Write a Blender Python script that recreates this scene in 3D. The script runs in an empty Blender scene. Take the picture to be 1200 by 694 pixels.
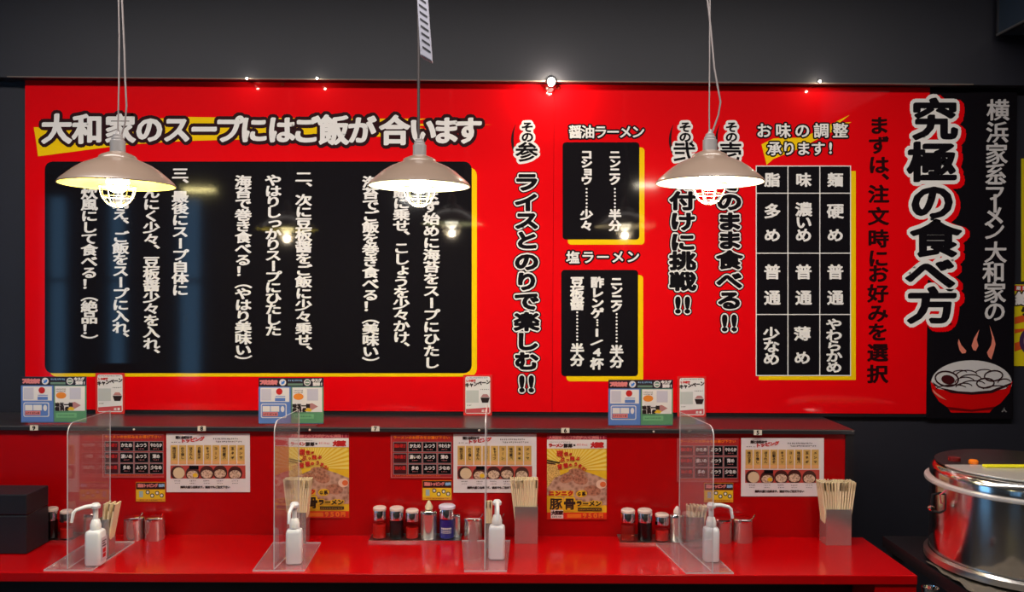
import bpy, math, random
import numpy as np
from mathutils import Vector, Matrix
random.seed(7)
SC = bpy.context.scene
COL = SC.collection
PI = math.pi

# ------------------------------------------------------------------ camera
F = 963.0                                   # focal length in pixels of the 1200 px wide frame
CAM = np.array([0.0, -2.9, 1.67])
YAW, PITCH, ROLL = .0072, .0109, .0062
f0 = Vector((math.sin(YAW)*math.cos(PITCH), math.cos(YAW)*math.cos(PITCH), -math.sin(PITCH)))
r0 = Vector((math.cos(YAW), -math.sin(YAW), 0))
u0 = r0.cross(f0)
rv = math.cos(ROLL)*r0 + math.sin(ROLL)*u0
uv = math.cos(ROLL)*u0 - math.sin(ROLL)*r0
cd = bpy.data.cameras.new('camera'); cam = bpy.data.objects.new('camera', cd); COL.objects.link(cam)
cam.matrix_world = Matrix(((rv.x, uv.x, -f0.x, CAM[0]), (rv.y, uv.y, -f0.y, CAM[1]), (rv.z, uv.z, -f0.z, CAM[2]), (0, 0, 0, 1)))
cd.sensor_width = 36; cd.lens = F/1200*36; cd.clip_start = .05; cd.clip_end = 100
SC.camera = cam

# ------------------------------------------------------------------ world, exposure, lights
SC.view_settings.view_transform = 'Standard'; SC.view_settings.look = 'None'
SC.view_settings.gamma = 1; SC.view_settings.exposure = 0.0
SC.view_settings.use_curve_mapping = False
wd = bpy.data.worlds.new('daylight'); SC.world = wd; wd.use_nodes = True
bgn = wd.node_tree.nodes['Background']; bgn.inputs[0].default_value = (.45, .72, 1.0, 1); bgn.inputs[1].default_value = 3.4

def area(name, loc, size, energy, color, target=None, size_y=None, spread=PI):
    l = bpy.data.lights.new(name, 'AREA'); l.shape = 'RECTANGLE'; l.size = size; l.size_y = size_y or size
    l.energy = energy; l.color = color; l.spread = spread
    o = bpy.data.objects.new(name, l); COL.objects.link(o); o.location = loc
    d = Vector(target) - Vector(loc) if target else Vector((0, 0, -1))
    o.rotation_euler = d.to_track_quat('-Z', 'Y').to_euler()
    return o
def spot(name, loc, target, energy, color, angle=60, blend=.8, r=.03):
    l = bpy.data.lights.new(name, 'SPOT'); l.energy = energy; l.color = color
    l.spot_size = math.radians(angle); l.spot_blend = blend; l.shadow_soft_size = r
    o = bpy.data.objects.new(name, l); COL.objects.link(o); o.location = loc
    o.rotation_euler = (Vector(target) - Vector(loc)).to_track_quat('-Z', 'Y').to_euler()
    return o
area('added_area_light', (-.2, -1.15, 2.95), 4.4, 90, (1, .93, .86), size_y=.3)  # added soft light, set so its mirror image falls above the sign
area('added_area_light', (-3.0, -4.6, 2.6), .3, 14, (1, .85, .35), size_y=.12)  # added small lights, placed to show as blobs in the sign's reflection
area('added_area_light', (1.4, -4.8, 2.7), .22, 10, (1, .9, .7), size_y=.1)
area('added_area_light', (-.9, -4.4, 2.5), .2, 10, (1, .97, .9), size_y=.1)

# ------------------------------------------------------------------ mapping helpers
def rays(px, py):
    px = np.asarray(px, float)-600; py = np.asarray(py, float)-347
    return F*np.array(f0)[None]+px.reshape(-1, 1)*np.array(rv)[None]-py.reshape(-1, 1)*np.array(uv)[None]
def onY(px, py, Y):                        # point of the upright plane y = Y
    d = rays(px, py); t = (Y-CAM[1])/d[:, 1]
    return CAM[None]+d*t[:, None]
def P(px, py, Y):
    return Vector(onY([px], [py], Y)[0])
def onZ(px, py, Z):                        # point of the level plane z = Z
    d = rays([px], [py])[0]; t = (Z-CAM[2])/d[2]
    return Vector(CAM+d*t)
YB = .29                                    # plane of the sign board
ZC = P(600, 628, 0).z                       # height of the counter top

# ------------------------------------------------------------------ materials
MATS = {}
def mat(name, col, rough=.5, metal=0., coat=0., coat_rough=.05, spec=.5, emit=None, es=0., noise=0., nscale=40., bump=0., sheen=None):
    if name in MATS: return MATS[name]
    m = bpy.data.materials.new(name); m.use_nodes = True; nt = m.node_tree
    b = nt.nodes['Principled BSDF']
    b.inputs['Base Color'].default_value = (*col, 1); b.inputs['Roughness'].default_value = rough
    b.inputs['Metallic'].default_value = metal; b.inputs['Coat Weight'].default_value = coat
    b.inputs['Coat Roughness'].default_value = coat_rough; b.inputs['Specular IOR Level'].default_value = spec
    if emit: b.inputs['Emission Color'].default_value = (*emit, 1); b.inputs['Emission Strength'].default_value = es
    if noise or bump:
        tc = nt.nodes.new('ShaderNodeTexCoord'); n = nt.nodes.new('ShaderNodeTexNoise'); n.inputs['Scale'].default_value = nscale
        n.inputs['Detail'].default_value = 5
        nt.links.new(tc.outputs['Object'], n.inputs['Vector'])
        if noise:
            mx = nt.nodes.new('ShaderNodeMix'); mx.data_type = 'RGBA'
            mx.inputs[6].default_value = (*[c*(1-noise) for c in col], 1); mx.inputs[7].default_value = (*[min(1, c*(1+noise)) for c in col], 1)
            nt.links.new(n.outputs['Fac'], mx.inputs[0]); nt.links.new(mx.outputs[2], b.inputs['Base Color'])
        if bump:
            bp = nt.nodes.new('ShaderNodeBump'); bp.inputs['Strength'].default_value = bump; bp.inputs['Distance'].default_value = .002
            nt.links.new(n.outputs['Fac'], bp.inputs['Height']); nt.links.new(bp.outputs[0], b.inputs['Normal'])
    MATS[name] = m; return m
def srgb(r, g, b):
    f = lambda c: (c/255/12.92) if c <= 10 else ((c/255+.055)/1.055)**2.4
    return (f(r), f(g), f(b))
def clear(name, tint, refl=.04, haze=0., hazecol=(1, 1, 1), rough=.02):
    if name in MATS: return MATS[name]
    m = bpy.data.materials.new(name); m.use_nodes = True; nt = m.node_tree; nt.nodes.clear()
    out = nt.nodes.new('ShaderNodeOutputMaterial'); tr = nt.nodes.new('ShaderNodeBsdfTransparent'); tr.inputs[0].default_value = (*tint, 1)
    gl = nt.nodes.new('ShaderNodeBsdfGlossy'); gl.inputs['Roughness'].default_value = rough
    lw = nt.nodes.new('ShaderNodeLayerWeight'); lw.inputs[0].default_value = .5
    pw = nt.nodes.new('ShaderNodeMath'); pw.operation = 'POWER'; pw.inputs[1].default_value = 4.0
    fr = nt.nodes.new('ShaderNodeMath'); fr.operation = 'MULTIPLY_ADD'; fr.inputs[1].default_value = .7; fr.inputs[2].default_value = refl
    nt.links.new(lw.outputs['Facing'], pw.inputs[0]); nt.links.new(pw.outputs[0], fr.inputs[0])
    mx = nt.nodes.new('ShaderNodeMixShader'); nt.links.new(fr.outputs[0], mx.inputs[0])
    nt.links.new(tr.outputs[0], mx.inputs[1]); nt.links.new(gl.outputs[0], mx.inputs[2])
    last = mx
    if haze:
        df = nt.nodes.new('ShaderNodeBsdfDiffuse'); df.inputs[0].default_value = (*hazecol, 1)
        m2 = nt.nodes.new('ShaderNodeMixShader'); m2.inputs[0].default_value = haze
        nt.links.new(mx.outputs[0], m2.inputs[1]); nt.links.new(df.outputs[0], m2.inputs[2]); last = m2
    nt.links.new(last.outputs[0], out.inputs[0])
    MATS[name] = m; return m
GL = dict(rough=.6, coat=.8, coat_rough=.06, spec=.05)
FRONTWALL = mat('grey_front_wall', srgb(104, 100, 100), .7, noise=.2, nscale=3)
BLACKWALL = mat('black_painted_wall', srgb(31, 31, 41), .55, noise=.15, nscale=6, bump=.15)
BLACKSAT = mat('black_satin', srgb(26, 25, 29), .35)
BLACKGLOSS = mat('black_gloss', srgb(18, 18, 22), .2)
RED = mat('sign_red', srgb(232, 0, 12), **GL)
SBLACK = mat('sign_black', srgb(17, 14, 19), **GL)
SYEL = mat('sign_yellow', srgb(250, 205, 10), **GL)
SWHITE = mat('sign_white', srgb(240, 236, 232), **GL)
SGREY = mat('sign_pale_grey', srgb(205, 200, 200), **GL)
SDARK = mat('sign_brown_black', srgb(48, 22, 26), **GL)
SPINK = mat('sign_salmon', srgb(226, 130, 110), **GL)
PANELRED = mat('panel_red', srgb(176, 0, 5), .35, coat=.25, coat_rough=.15, spec=.25)
TOPRED = mat('counter_red', srgb(186, 0, 6), .25, coat=.6, coat_rough=.1, spec=.3)
STEEL = mat('polished_steel', (.66, .63, .61), .22, .8, noise=.05, nscale=90)
BRUSH = mat('brushed_steel', (.66, .64, .62), .28, 1., noise=.08, nscale=60)
CHROME = mat('chrome', (.85, .85, .85), .08, 1.)
SHADE = mat('taupe_enamel', srgb(122, 104, 92), .32, coat=.4)
ENAMEL = mat('white_enamel', srgb(238, 236, 215), .4)
PAPER = mat('paper_white', srgb(232, 222, 225), .4, coat=.5, coat_rough=.15)
WOOD = mat('chopstick_wood', srgb(242, 222, 182), .6, noise=.12, nscale=25)
WPLAST = mat('white_plastic', srgb(236, 236, 238), .3)
DARKGREY = mat('dark_grey_plastic', srgb(40, 40, 46), .4)
ACRYL = clear('clear_acrylic', (.96, .96, .97), haze=.055, hazecol=(.9, .88, .9))
ACEDGE = mat('acrylic_edge', srgb(215, 205, 208), .25)
GLASS = clear('clear_glass', (.97, .97, .97), refl=.02)

# ------------------------------------------------------------------ mesh helpers
class M:
    def __init__(s): s.v = []; s.f = []
    def add(s, vs, fs):
        n = len(s.v); s.v += [tuple(v) for v in vs]; s.f += [tuple(i+n for i in f) for f in fs]; return s
    def box(s, x0, y0, z0, x1, y1, z1, mt=None):
        vs = [(x, y, z) for z in (z0, z1) for y in (y0, y1) for x in (x0, x1)]
        if mt: vs = [mt @ Vector(v) for v in vs]
        return s.add(vs, [(0, 2, 3, 1), (4, 5, 7, 6), (0, 1, 5, 4), (2, 6, 7, 3), (0, 4, 6, 2), (1, 3, 7, 5)])
    def lathe(s, prof, n=28, c=(0, 0, 0), cap=True, mt=None):
        vs = []; k = len(prof)
        for i in range(n):
            a = 2*PI*i/n
            for r, z in prof: vs.append((c[0]+r*math.cos(a), c[1]+r*math.sin(a), c[2]+z))
        fs = []
        for i in range(n):
            j = (i+1) % n
            for q in range(k-1): fs.append((i*k+q, j*k+q, j*k+q+1, i*k+q+1))
        if cap:
            if prof[0][0] > 1e-5: fs.append(tuple(i*k for i in reversed(range(n))))
            if prof[-1][0] > 1e-5: fs.append(tuple(i*k+k-1 for i in range(n)))
        if mt: vs = [mt @ Vector(v) for v in vs]
        return s.add(vs, fs)
    def tube(s, pts, r, n=8, closed=False):
        pts = [Vector(p) for p in pts]; m = len(pts); rs = r if isinstance(r, (list, tuple)) else [r]*m
        vs = []; prev = None
        for i, p in enumerate(pts):
            t = (pts[(i+1) % m]-pts[i-1]) if closed else (pts[min(i+1, m-1)]-pts[max(i-1, 0)])
            t.normalize()
            a = prev if prev is not None else (Vector((0, 0, 1)) if abs(t.z) < .9 else Vector((1, 0, 0)))
            u = (a-t*a.dot(t)); u.normalize(); w = t.cross(u); prev = u
            for k in range(n):
                an = 2*PI*k/n; vs.append(p+(u*math.cos(an)+w*math.sin(an))*rs[i])
        fs = []
        for i in range(m if closed else m-1):
            j = (i+1) % m
            for k in range(n): fs.append((i*n+k, i*n+(k+1) % n, j*n+(k+1) % n, j*n+k))
        if not closed: fs += [tuple(reversed(range(n))), tuple((m-1)*n+k for k in range(n))]
        return s.add(vs, fs)
    def loft(s, rings):                     # rings of equal count, capped
        n = len(rings[0]); vs = [p for r in rings for p in r]; fs = []
        for i in range(len(rings)-1):
            for k in range(n): fs.append((i*n+k, i*n+(k+1) % n, (i+1)*n+(k+1) % n, (i+1)*n+k))
        fs += [tuple(reversed(range(n))), tuple((len(rings)-1)*n+k for k in range(n))]
        return s.add(vs, fs)
    def build(s, name, material, parent=None, smooth=False, bevel=0.):
        me = bpy.data.meshes.new(name); me.from_pydata(s.v, [], s.f); me.update()
        o = bpy.data.objects.new(name, me); COL.objects.link(o)
        me.materials.append(material)
        if smooth:
            me.polygons.foreach_set('use_smooth', [True]*len(me.polygons))
            try: me.set_sharp_from_angle(angle=math.radians(40))
            except Exception: pass
        if parent: o.parent = parent
        if bevel:
            b = o.modifiers.new('bevel', 'BEVEL'); b.width = bevel; b.segments = 2; b.limit_method = 'ANGLE'
        return o
def tag(o, label, cat, group=None, kind=None):
    if label: o['label'] = label
    if cat: o['category'] = cat
    if group: o['group'] = group
    if kind: o['kind'] = kind
    return o
def thing(name, label, cat, loc=(0, 0, 0), rz=0, group=None):
    o = bpy.data.objects.new(name, None); COL.objects.link(o); o.location = loc; o.rotation_euler = (0, 0, rz)
    o.empty_display_size = .05
    return tag(o, label, cat, group)
def kids(o): return [c for c in COL.objects if c.parent is o]
def dup(root, loc, rz=None, label=None, group=None):
    r = root.copy(); COL.objects.link(r); r.location = loc
    if rz is not None: r.rotation_euler = (0, 0, rz)
    if label: r['label'] = label
    if group: r['group'] = group
    for ch in kids(root):
        c = ch.copy(); COL.objects.link(c); c.parent = r
        for g in kids(ch):
            d = g.copy(); COL.objects.link(d); d.parent = c
    return r
def struct(name, m, material, smooth=False):
    o = m.build(name, material, None, smooth); o['kind'] = 'structure'; return o

# ------------------------------------------------------------------ glyphs and print
GC = {}
def glyph(ch):
    if ch in GC: return GC[ch]
    c = bpy.data.curves.new('glyph', 'FONT'); c.body = ch; c.resolution_u = 3
    o = bpy.data.objects.new('glyph', c); COL.objects.link(o)
    dg = bpy.context.evaluated_depsgraph_get(); dg.update()
    me = bpy.data.meshes.new_from_object(o.evaluated_get(dg))
    v = np.array([tuple(q.co)[:2] for q in me.vertices]); fs = [tuple(p.vertices) for p in me.polygons]
    ec = {}
    for p in fs:
        for i in range(len(p)):
            k = tuple(sorted((p[i], p[(i+1) % len(p)]))); ec[k] = ec.get(k, 0)+1
    ed = [k for k, n in ec.items() if n == 1]
    bpy.data.objects.remove(o); bpy.data.curves.remove(c); bpy.data.meshes.remove(me)
    if ord(ch) < 0x2000:
        lo, hi = v.min(0), v.max(0); v = v-np.array([(lo[0]+hi[0])/2, .36])
    else: v = v-np.array([.5, .37])
    GC[ch] = (v, fs, ed); return GC[ch]
ROTV = set('ー（）…‥')
SMALL = set('ょっャュョゃゅぁィェッ')
NIB = np.array([[math.cos(2*PI*k/8+PI/8), math.sin(2*PI*k/8+PI/8)] for k in range(8)])
def vcol(s, x, y0, y1, w, h=None, rot=0):  # vertical column: items from first centre y0 to last centre y1
    n = len(s); out = []
    st = (y1-y0)/(n-1) if n > 1 else 0
    for i, c in enumerate(s):
        out.append((c, x, y0+i*st, w, h or w, 'v'))
    return out
def hrow(s, x0, x1, y, w, h=None, y1=None):
    n = len(s); st = (x1-x0)/(n-1) if n > 1 else 0
    return [(c, x0+i*st, y+(i*((y1-y)/(n-1)) if y1 is not None else 0), w, h or w, 'h') for i, c in enumerate(s)]
def textpx(items, dil=0., nib=(1., 1., 0.)):
    """glyph fills plus an optional pen stroke (dil px, elliptical nib sx, sy, angle) -> verts in photo px, faces"""
    V = []; FS = []; n0 = 0
    ca, sa = math.cos(nib[2]), math.sin(nib[2])
    A = np.array([[ca, -sa], [sa, ca]]) @ np.diag([nib[0], nib[1]])
    Ai = np.linalg.inv(A)
    for ch, cx, cy, w, h, mode in items:
        if ch in ' 　': continue
        g, fs, ed = glyph(ch); p = g.copy()
        if mode == 'v':
            if ch in ROTV: p = np.stack([p[:, 1], -p[:, 0]], 1)
            if ch in '、。': p = p+np.array([.62, .62])
            if ch in SMALL: p = p+np.array([.1, .08])
        elif isinstance(mode, (int, float)):
            c, s_ = math.cos(mode), math.sin(mode); p = p @ np.array([[c, s_], [-s_, c]])
        p = p*np.array([w, h])
        V.append(p+[cx, -cy]); FS += [tuple(i+n0 for i in f) for f in fs]; n0 += len(p)
        if dil > 0:
            nb = (NIB*dil) @ A.T
            used = sorted({i for e in ed for i in e})
            for i in used:
                V.append(p[i]+nb+[cx, -cy]); FS.append(tuple(n0+k for k in range(8))); n0 += 8
            for a, b in ed:
                d = Ai @ (p[b]-p[a]); L = np.hypot(*d)
                if L < 1e-6: continue
                nn = A @ (np.array([-d[1], d[0]])/L*dil)
                q = np.array([p[a]-nn, p[b]-nn, p[b]+nn, p[a]+nn])+[cx, -cy]
                V.append(q); FS.append((n0, n0+1, n0+2, n0+3)); n0 += 4
    V = np.concatenate(V); V[:, 1] *= -1
    return V, FS
LAY = .0004
class Print:
    """flat print on an upright sheet at y = Y; every coordinate is a photograph pixel of that sheet's place"""
    def __init__(s, root, Y, base=0.): s.root = root; s.Y = Y; s.base = base; s.o = Vector(root.location) if root else Vector((0, 0, 0))
    def y(s, lay): return s.Y-s.base-lay*LAY
    def mesh(s, name, V, FS, material, lay, parent=None):
        W = onY(V[:, 0], V[:, 1], s.Y); W[:, 1] = s.y(lay)
        if len(FS) > 1 and len(V) == sum(len(f) for f in FS) or len(FS) > 200:      # overlapping strokes lie a few microns apart
            k = np.zeros(len(V))
            for i, f in enumerate(FS):
                for q_ in f: k[q_] = i % 48
            W[:, 1] -= k*6e-6
        W -= np.array(s.o)
        # all faces look towards the room (-y)
        out = []
        for f in FS:
            a = 0.
            for i in range(len(f)):
                p, q = W[f[i]], W[f[(i+1) % len(f)]]; a += p[0]*q[2]-q[0]*p[2]
            if abs(a) < 1e-12: continue
            out.append(f if a > 0 else tuple(reversed(f)))
        me = bpy.data.meshes.new(name); me.from_pydata(W.tolist(), [], out); me.update()
        me.materials.append(material)
        o = bpy.data.objects.new(name, me); COL.objects.link(o); o.parent = parent or s.root
        return o
    def polys(s, name, polys, material, lay=1, parent=None):
        V = []; FS = []; n = 0
        for p in polys: V += list(p); FS.append(tuple(range(n, n+len(p)))); n += len(p)
        return s.mesh(name, np.array(V, float), FS, material, lay, parent)
    def rects(s, name, rs, material, lay=1, parent=None):
        return s.polys(name, [[(a, b), (c, b), (c, d), (a, d)] for a, b, c, d in rs], material, lay, parent)
    def text(s, name, items, material, lay=2, dil=0., nib=(1, 1, 0), parent=None):
        V, FS = textpx(items, dil, nib); return s.mesh(name, V, FS, material, lay, parent)
    def sheet(s, name, x0, y0, x1, y1, material, th, r=0., parent=None):
        """a real board with thickness th, its front at y(0)"""
        pts = rrect(x0, y0, x1, y1, r) if r else [(x0, y0), (x1, y0), (x1, y1), (x0, y1)]
        W = onY([p[0] for p in pts], [p[1] for p in pts], s.Y)-np.array(s.o); n = len(pts)
        yf = s.y(0)-s.o.y
        vs = [(p[0], yf, p[2]) for p in W]+[(p[0], yf+th, p[2]) for p in W]
        fs = [tuple(reversed(range(n))), tuple(range(n, 2*n))]+[(i, (i+1) % n, (i+1) % n+n, i+n) for i in range(n)]
        return M().add(vs, fs).build(name, material, parent or s.root)
def rrect(x0, y0, x1, y1, r, n=4):
    out = []
    for cx, cy, a0 in ((x1-r, y0+r, -PI/2), (x1-r, y1-r, 0), (x0+r, y1-r, PI/2), (x0+r, y0+r, PI)):
        for k in range(n+1):
            a = a0+PI/2*k/n; out.append((cx+r*math.cos(a), cy+r*math.sin(a)))
    return out
def ell(cx, cy, a, b, n=20, rot=0):
    c, s_ = math.cos(rot), math.sin(rot)
    return [(cx+a*math.cos(t)*c-b*math.sin(t)*s_, cy+a*math.cos(t)*s_+b*math.sin(t)*c) for t in [2*PI*k/n for k in range(n)]]

# ------------------------------------------------------------------ the room
XL, XR, YF, ZT = -6.2, 5.4, -6.8, 3.0
floor = struct('floor', M().box(XL, YF, -.1, XR, .5, 0), mat('dark_floor', srgb(52, 46, 44), .4, noise=.2, nscale=5))
struct('ceiling', M().box(XL, YF, ZT, XR, .5, ZT+.1), mat('dark_ceiling', srgb(60, 58, 62), .7))
xs = P(1187, 300, YB).x
zt_b = P(600, 99.5, YB).z; zb_b = P(600, 483, YB).z
struct('wall_back', M().box(XL, YB+.005, 0, XR, .5, ZT), BLACKWALL)
# the upper wall stands a little proud of the sign: its underside shows as the dark band above the sign
zf = P(600, 95.2, YB-.06).z
struct('wall_upper', M().box(XL, YB-.06, zf, XR, YB+.004, ZT), BLACKWALL)
zf0 = zf
struct('trim_1', M().tube([(P(20, 92, YB).x, YB-.0625, zf+.001), (P(1130, 92, YB).x, YB-.0625, zf+.001)], .0032, 8), mat('worn_metal_trim', srgb(170, 158, 150), .25, .6), True)
struct('wall_left', M().box(XL-.1, YF, 0, XL, -2.9, ZT).box(XL-.1, -1.2, 0, XL, .5, ZT).box(XL-.1, -2.9, 0, XL, -1.2, .1).box(XL-.1, -2.9, 2.5, XL, -1.2, ZT), FRONTWALL)
w = struct('window_4', M().box(XL-.09, -2.9, .1, XL-.02, -2.85, 2.5).box(XL-.09, -1.25, .1, XL-.02, -1.2, 2.5).box(XL-.09, -2.9, .1, XL-.02, -1.2, .15).box(XL-.09, -2.9, 2.45, XL-.02, -1.2, 2.5).box(XL-.09, -2.08, .1, XL-.02, -2.02, 2.5), BLACKSAT)
M().box(XL-.06, -2.85, .15, XL-.055, -1.25, 2.45).build('pane', clear('window_glass', (.6, .75, .85)), w)
struct('wall_right', M().box(XR, YF, 0, XR+.1, .5, ZT), BLACKWALL)
# front wall of the shop with its windows (behind the camera)
WX = [(-5.75, -5.45), (-5.0, -4.72), (-4.12, -3.78)]
wz0, wz1 = .45, 2.8
m = M(); x = XL
for a, b in WX:
    m.box(x, YF-.12, 0, a, YF, ZT); m.box(a, YF-.12, 0, b, YF, wz0); m.box(a, YF-.12, wz1, b, YF, ZT); x = b
m.box(x, YF-.12, 0, XR, YF, ZT)
struct('wall_front', m, FRONTWALL)
for i, (a, b) in enumerate(WX):
    w = struct('window_%d' % (i+1), M().box(a, YF-.10, wz0, a+.04, YF-.02, wz1).box(b-.04, YF-.10, wz0, b, YF-.02, wz1).box(a, YF-.10, wz0, b, YF-.02, wz0+.04).box(a, YF-.10, wz1-.04, b, YF-.02, wz1).box(a, YF-.10, 1.7, b, YF-.02, 1.74), BLACKSAT)
    M().box(a+.04, YF-.065, wz0+.04, b-.04, YF-.055, wz1-.04).build('pane', clear('window_glass', (.6, .75, .85)), w)

# ------------------------------------------------------------------ counter, its red back board and ledge
ce = onZ(1073, 673, ZC); XE = ce.x
YC = onZ(600, 673, ZC).y
cl = thing('counter', 'long glossy red dining counter with red back board and black ledge', 'counter', (0, 0, 0))
zfb = P(600, 686, YC).z
M().box(XL+.2, YC, zfb+.004, XE, -.0, ZC).build('counter_top', TOPRED, cl, bevel=.003)
M().box(P(1026, 690, YC).x, YC+.004, 0, XE-.002, 0, zfb+.003).build('end_panel', PANELRED, cl)
M().box(XL+.2, YC+.16, 0, P(1024, 690, YC).x, YC+.19, zfb).build('base_panel', mat('blue_black_laminate', srgb(14, 18, 28), .3), cl)
zl1 = P(600, 502, -.012).z; zl0 = P(600, 507.5, -.012).z
xpr = P(990, 560, 0).x; xle = P(1000, 503, 0).x
M().box(XL+.2, 0.001, 0, xpr, .03, zl0+.01).build('back_board', PANELRED, cl)
M().box(xpr, -.004, ZC-.0, xle, .035, zl0+.01).build('edge_strip', BLACKSAT, cl)
ledge = M().box(XL+.2, -.012, zl0, xle, YB, zl1).build('ledge', mat('ledge_laminate', srgb(44, 42, 46), .28), cl, bevel=.002)
M().box(XL+.2, -.0135, zl1-.004, xle, -.0125, zl1-.001).build('ledge_edging', mat('edge_metal', srgb(120, 116, 116), .3, .5), cl)
M().box(xpr, .036, 0, xle, YB, zl0-.001).build('end_cladding', BLACKSAT, cl)

# ------------------------------------------------------------------ the big sign board
bl, br = P(32, 300, YB).x, P(1187, 300, YB).x
sg = thing('menu_signboard', 'huge red and black wall sign with white Japanese eating instructions', 'sign', (0, YB, 0))
pr = Print(sg, YB, .014)
Z0, Z1 = P(600, 482, YB).z, P(600, 98, YB).z
def spanel(x0, x1, name, m_):
    return M().box(x0, -.014, Z0, x1, 0, Z1).build(name, m_, sg)
xj = P(648.6, 200, YB).x; xk = P(1086.5, 200, YB).x
spanel(bl, xj-.0006, 'sign_panel', RED); spanel(xj+.0006, xk-.0004, 'sign_panel', RED)
M().box(xk, -.014, P(1130, 490, YB).z, br, 0, P(1130, 97, YB).z).build('sign_panel', SBLACK, sg)
M().box(bl, -.011, zl1+.001, xk, 0, Z0-.001).build('bottom_rail', BLACKSAT, sg)
for px, py in ((640.5, 104.5), (654, 104), (332, 99.5)):
    c = P(px, py, YB)
    M().lathe([(.0, 0), (.006, 0), (.008, .002), (.008, .003)], 14, mt=Matrix.Translation((c.x, -.0185, c.z)) @ Matrix.Rotation(-PI/2, 4, 'X')).build('screw', mat('red_screw_cap', srgb(200, 40, 20), .2, coat=1), sg, True)
# title
pr.polys('brush_stroke', [[(42, 150), (60, 150), (100, 145), (150, 142), (223, 138), (300, 139), (413, 140), (500, 140), (470, 147), (500, 152), (460, 156), (480, 162), (413, 160), (300, 164), (220, 166), (155, 170), (100, 177), (47, 184), (45, 168)],
                          [(500, 140.4), (570, 140.8), (500, 142.2)], [(490, 146), (576, 147), (490, 148.4)], [(480, 158), (560, 158.8), (480, 160.6)]], SYEL, 1)
T = '大和家のスープにはご飯が合います'
TX = [69, 105, 143, 177, 209, 241, 270, 299, 331, 360, 392, 425, 463, 496, 523, 549]
ti = [(c, x, 153+(x-300)*.004, 36 if ord(c) > 0x4e00 and c != 'ー' else 33, 36 if ord(c) > 0x4e00 else 33, 'h') for c, x in zip(T, TX)]
BR = (1.35, .8, .5)
pr.text('lettering_outline', ti, SDARK, 2, 5.4); pr.text('lettering', ti, SWHITE, 3, 1.35, BR)
# large black field with its instructions
pr.polys('yellow_border', [rrect(60, 197, 559, 441, 9)], SYEL, 1)
pr.polys('black_field', [rrect(55, 190, 553, 437, 9)], SBLACK, 2)
cols = [('一、まず始めに海苔をスープにひたし', 506, 201, 425), ('ご飯に乗せ、こしょうを少々かけ、', 471, 213, 408), ('海苔でご飯を巻き食べる！（美味い）', 435, 214, 425),
        ('二、次に豆板醤をご飯に少々乗せ、', 357, 208, 412), ('やはりしっかりスープにひたした', 321.5, 212, 387), ('海苔で巻き食べる！（やはり美味い）', 286.5, 213, 423),
        ('三、最後にスープ自体に', 213, 204, 340), ('にんにく少々、豆板醤少々を入れ、', 179.5, 213, 416), ('味を調え、ご飯をスープに入れ、', 143.5, 212, 397), ('雑炊風にして食べる！（絶品！）', 107, 214, 399)]
it = []
for s, x, a, b in cols: it += vcol(s, x, a, b, 20, 14.2)
pr.text('lettering', it, SWHITE, 3, .55, (1.5, .7, .35))
# 'sono' headings
BIG = (1.0, 1.0, 0)
def heading(x, y, k, arc=True, w=15):
    i1 = [('そ', x+1, y, w, w*.85, 'h'), ('の', x+1, y+11.5, w, w*.85, 'h'), (k, x, y+29, 27, 24, 'h')]
    pr.text('lettering_outline', i1, SWHITE, 2, 3.4); pr.text('lettering', i1, SBLACK, 3, .55, BIG)
    if arc:
        pts = [(x-19+6*(t*2-1)**2+2*t, y-3+40*t) for t in [k_/10 for k_ in range(11)]]
        pr.polys('arc_mark', [pts+[(px+2.6*math.sin(PI*i/10)+.3, py) for i, (px, py) in reversed(list(enumerate(pts)))]], SDARK, 2)
heading(617, 150, '参'); heading(801, 150, '弐'); heading(855, 150, '壱', True)
def slogan(s, x, ys, w, h, bang):
    i1 = [(c, x, y, w, h, 'v') for c, y in zip(s, ys)]
    i1 += [('!', x-5.5, bang, w*1.0, h*1.15, 'h'), ('!', x+5.5, bang, w*1.0, h*1.15, 'h')]
    pr.text('lettering_halo', i1, SBLACK, 2, 4.1); pr.text('lettering_outline', i1, SWHITE, 3, 2.9); pr.text('lettering', i1, SBLACK, 4, 1.35, (1.1, .9, 0))
slogan('ライスとのりで楽しむ', 617, [214, 238, 259, 282, 307, 330, 353, 377, 400, 423], 30, 22, 449)
slogan('味付けに挑戦', 799, [212, 236, 260, 284, 306, 330], 31, 22, 357)
slogan('そのまま食べる', 853.5, [214, 237, 260, 282, 305, 329, 352], 31, 22, 378)
# soy and salt boxes
W2 = (1.3, .9, .3)
def brushline(items, d1=1.6, d2=.38):
    pr.text('lettering_outline', items, SBLACK, 2, d1+.6); pr.text('lettering', items, SWHITE, 3, d2, W2)
brushline(hrow('醤油ラーメン', 674, 747, 155.5, 16, 16))
brushline(hrow('塩ラーメン', 671, 741, 302, 16, 15.5, 301))
def boxed(x0, y0, x1, y1, r=4):
    pr.polys('yellow_border', [rrect(x0+6, y0+6, x1+6, y1+6, r)], SYEL, 1); pr.polys('black_field', [rrect(x0, y0, x1, y1, r)], SBLACK, 2)
boxed(659, 167.5, 748.5, 281); boxed(657.5, 316.5, 747, 440.5)
def dotted(x, a, b, n):
    return [ell(x, a+(b-a)*k/(n-1), 1.25, 1.15, 8) for k in range(n)]
it = vcol('ニンニク', 720, 182, 212, 14, 11.5)+vcol('半分', 720, 252, 265, 15, 13)+vcol('コショウ', 687, 182, 212, 14, 11.5)+vcol('少々', 687, 252, 265, 15, 13)
pr.text('lettering', it, SWHITE, 3, .65, (1.1, .9, 0))
pr.polys('leader_dots', dotted(720, 222, 243, 6)+dotted(687, 222, 243, 6), SWHITE, 3)
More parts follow.
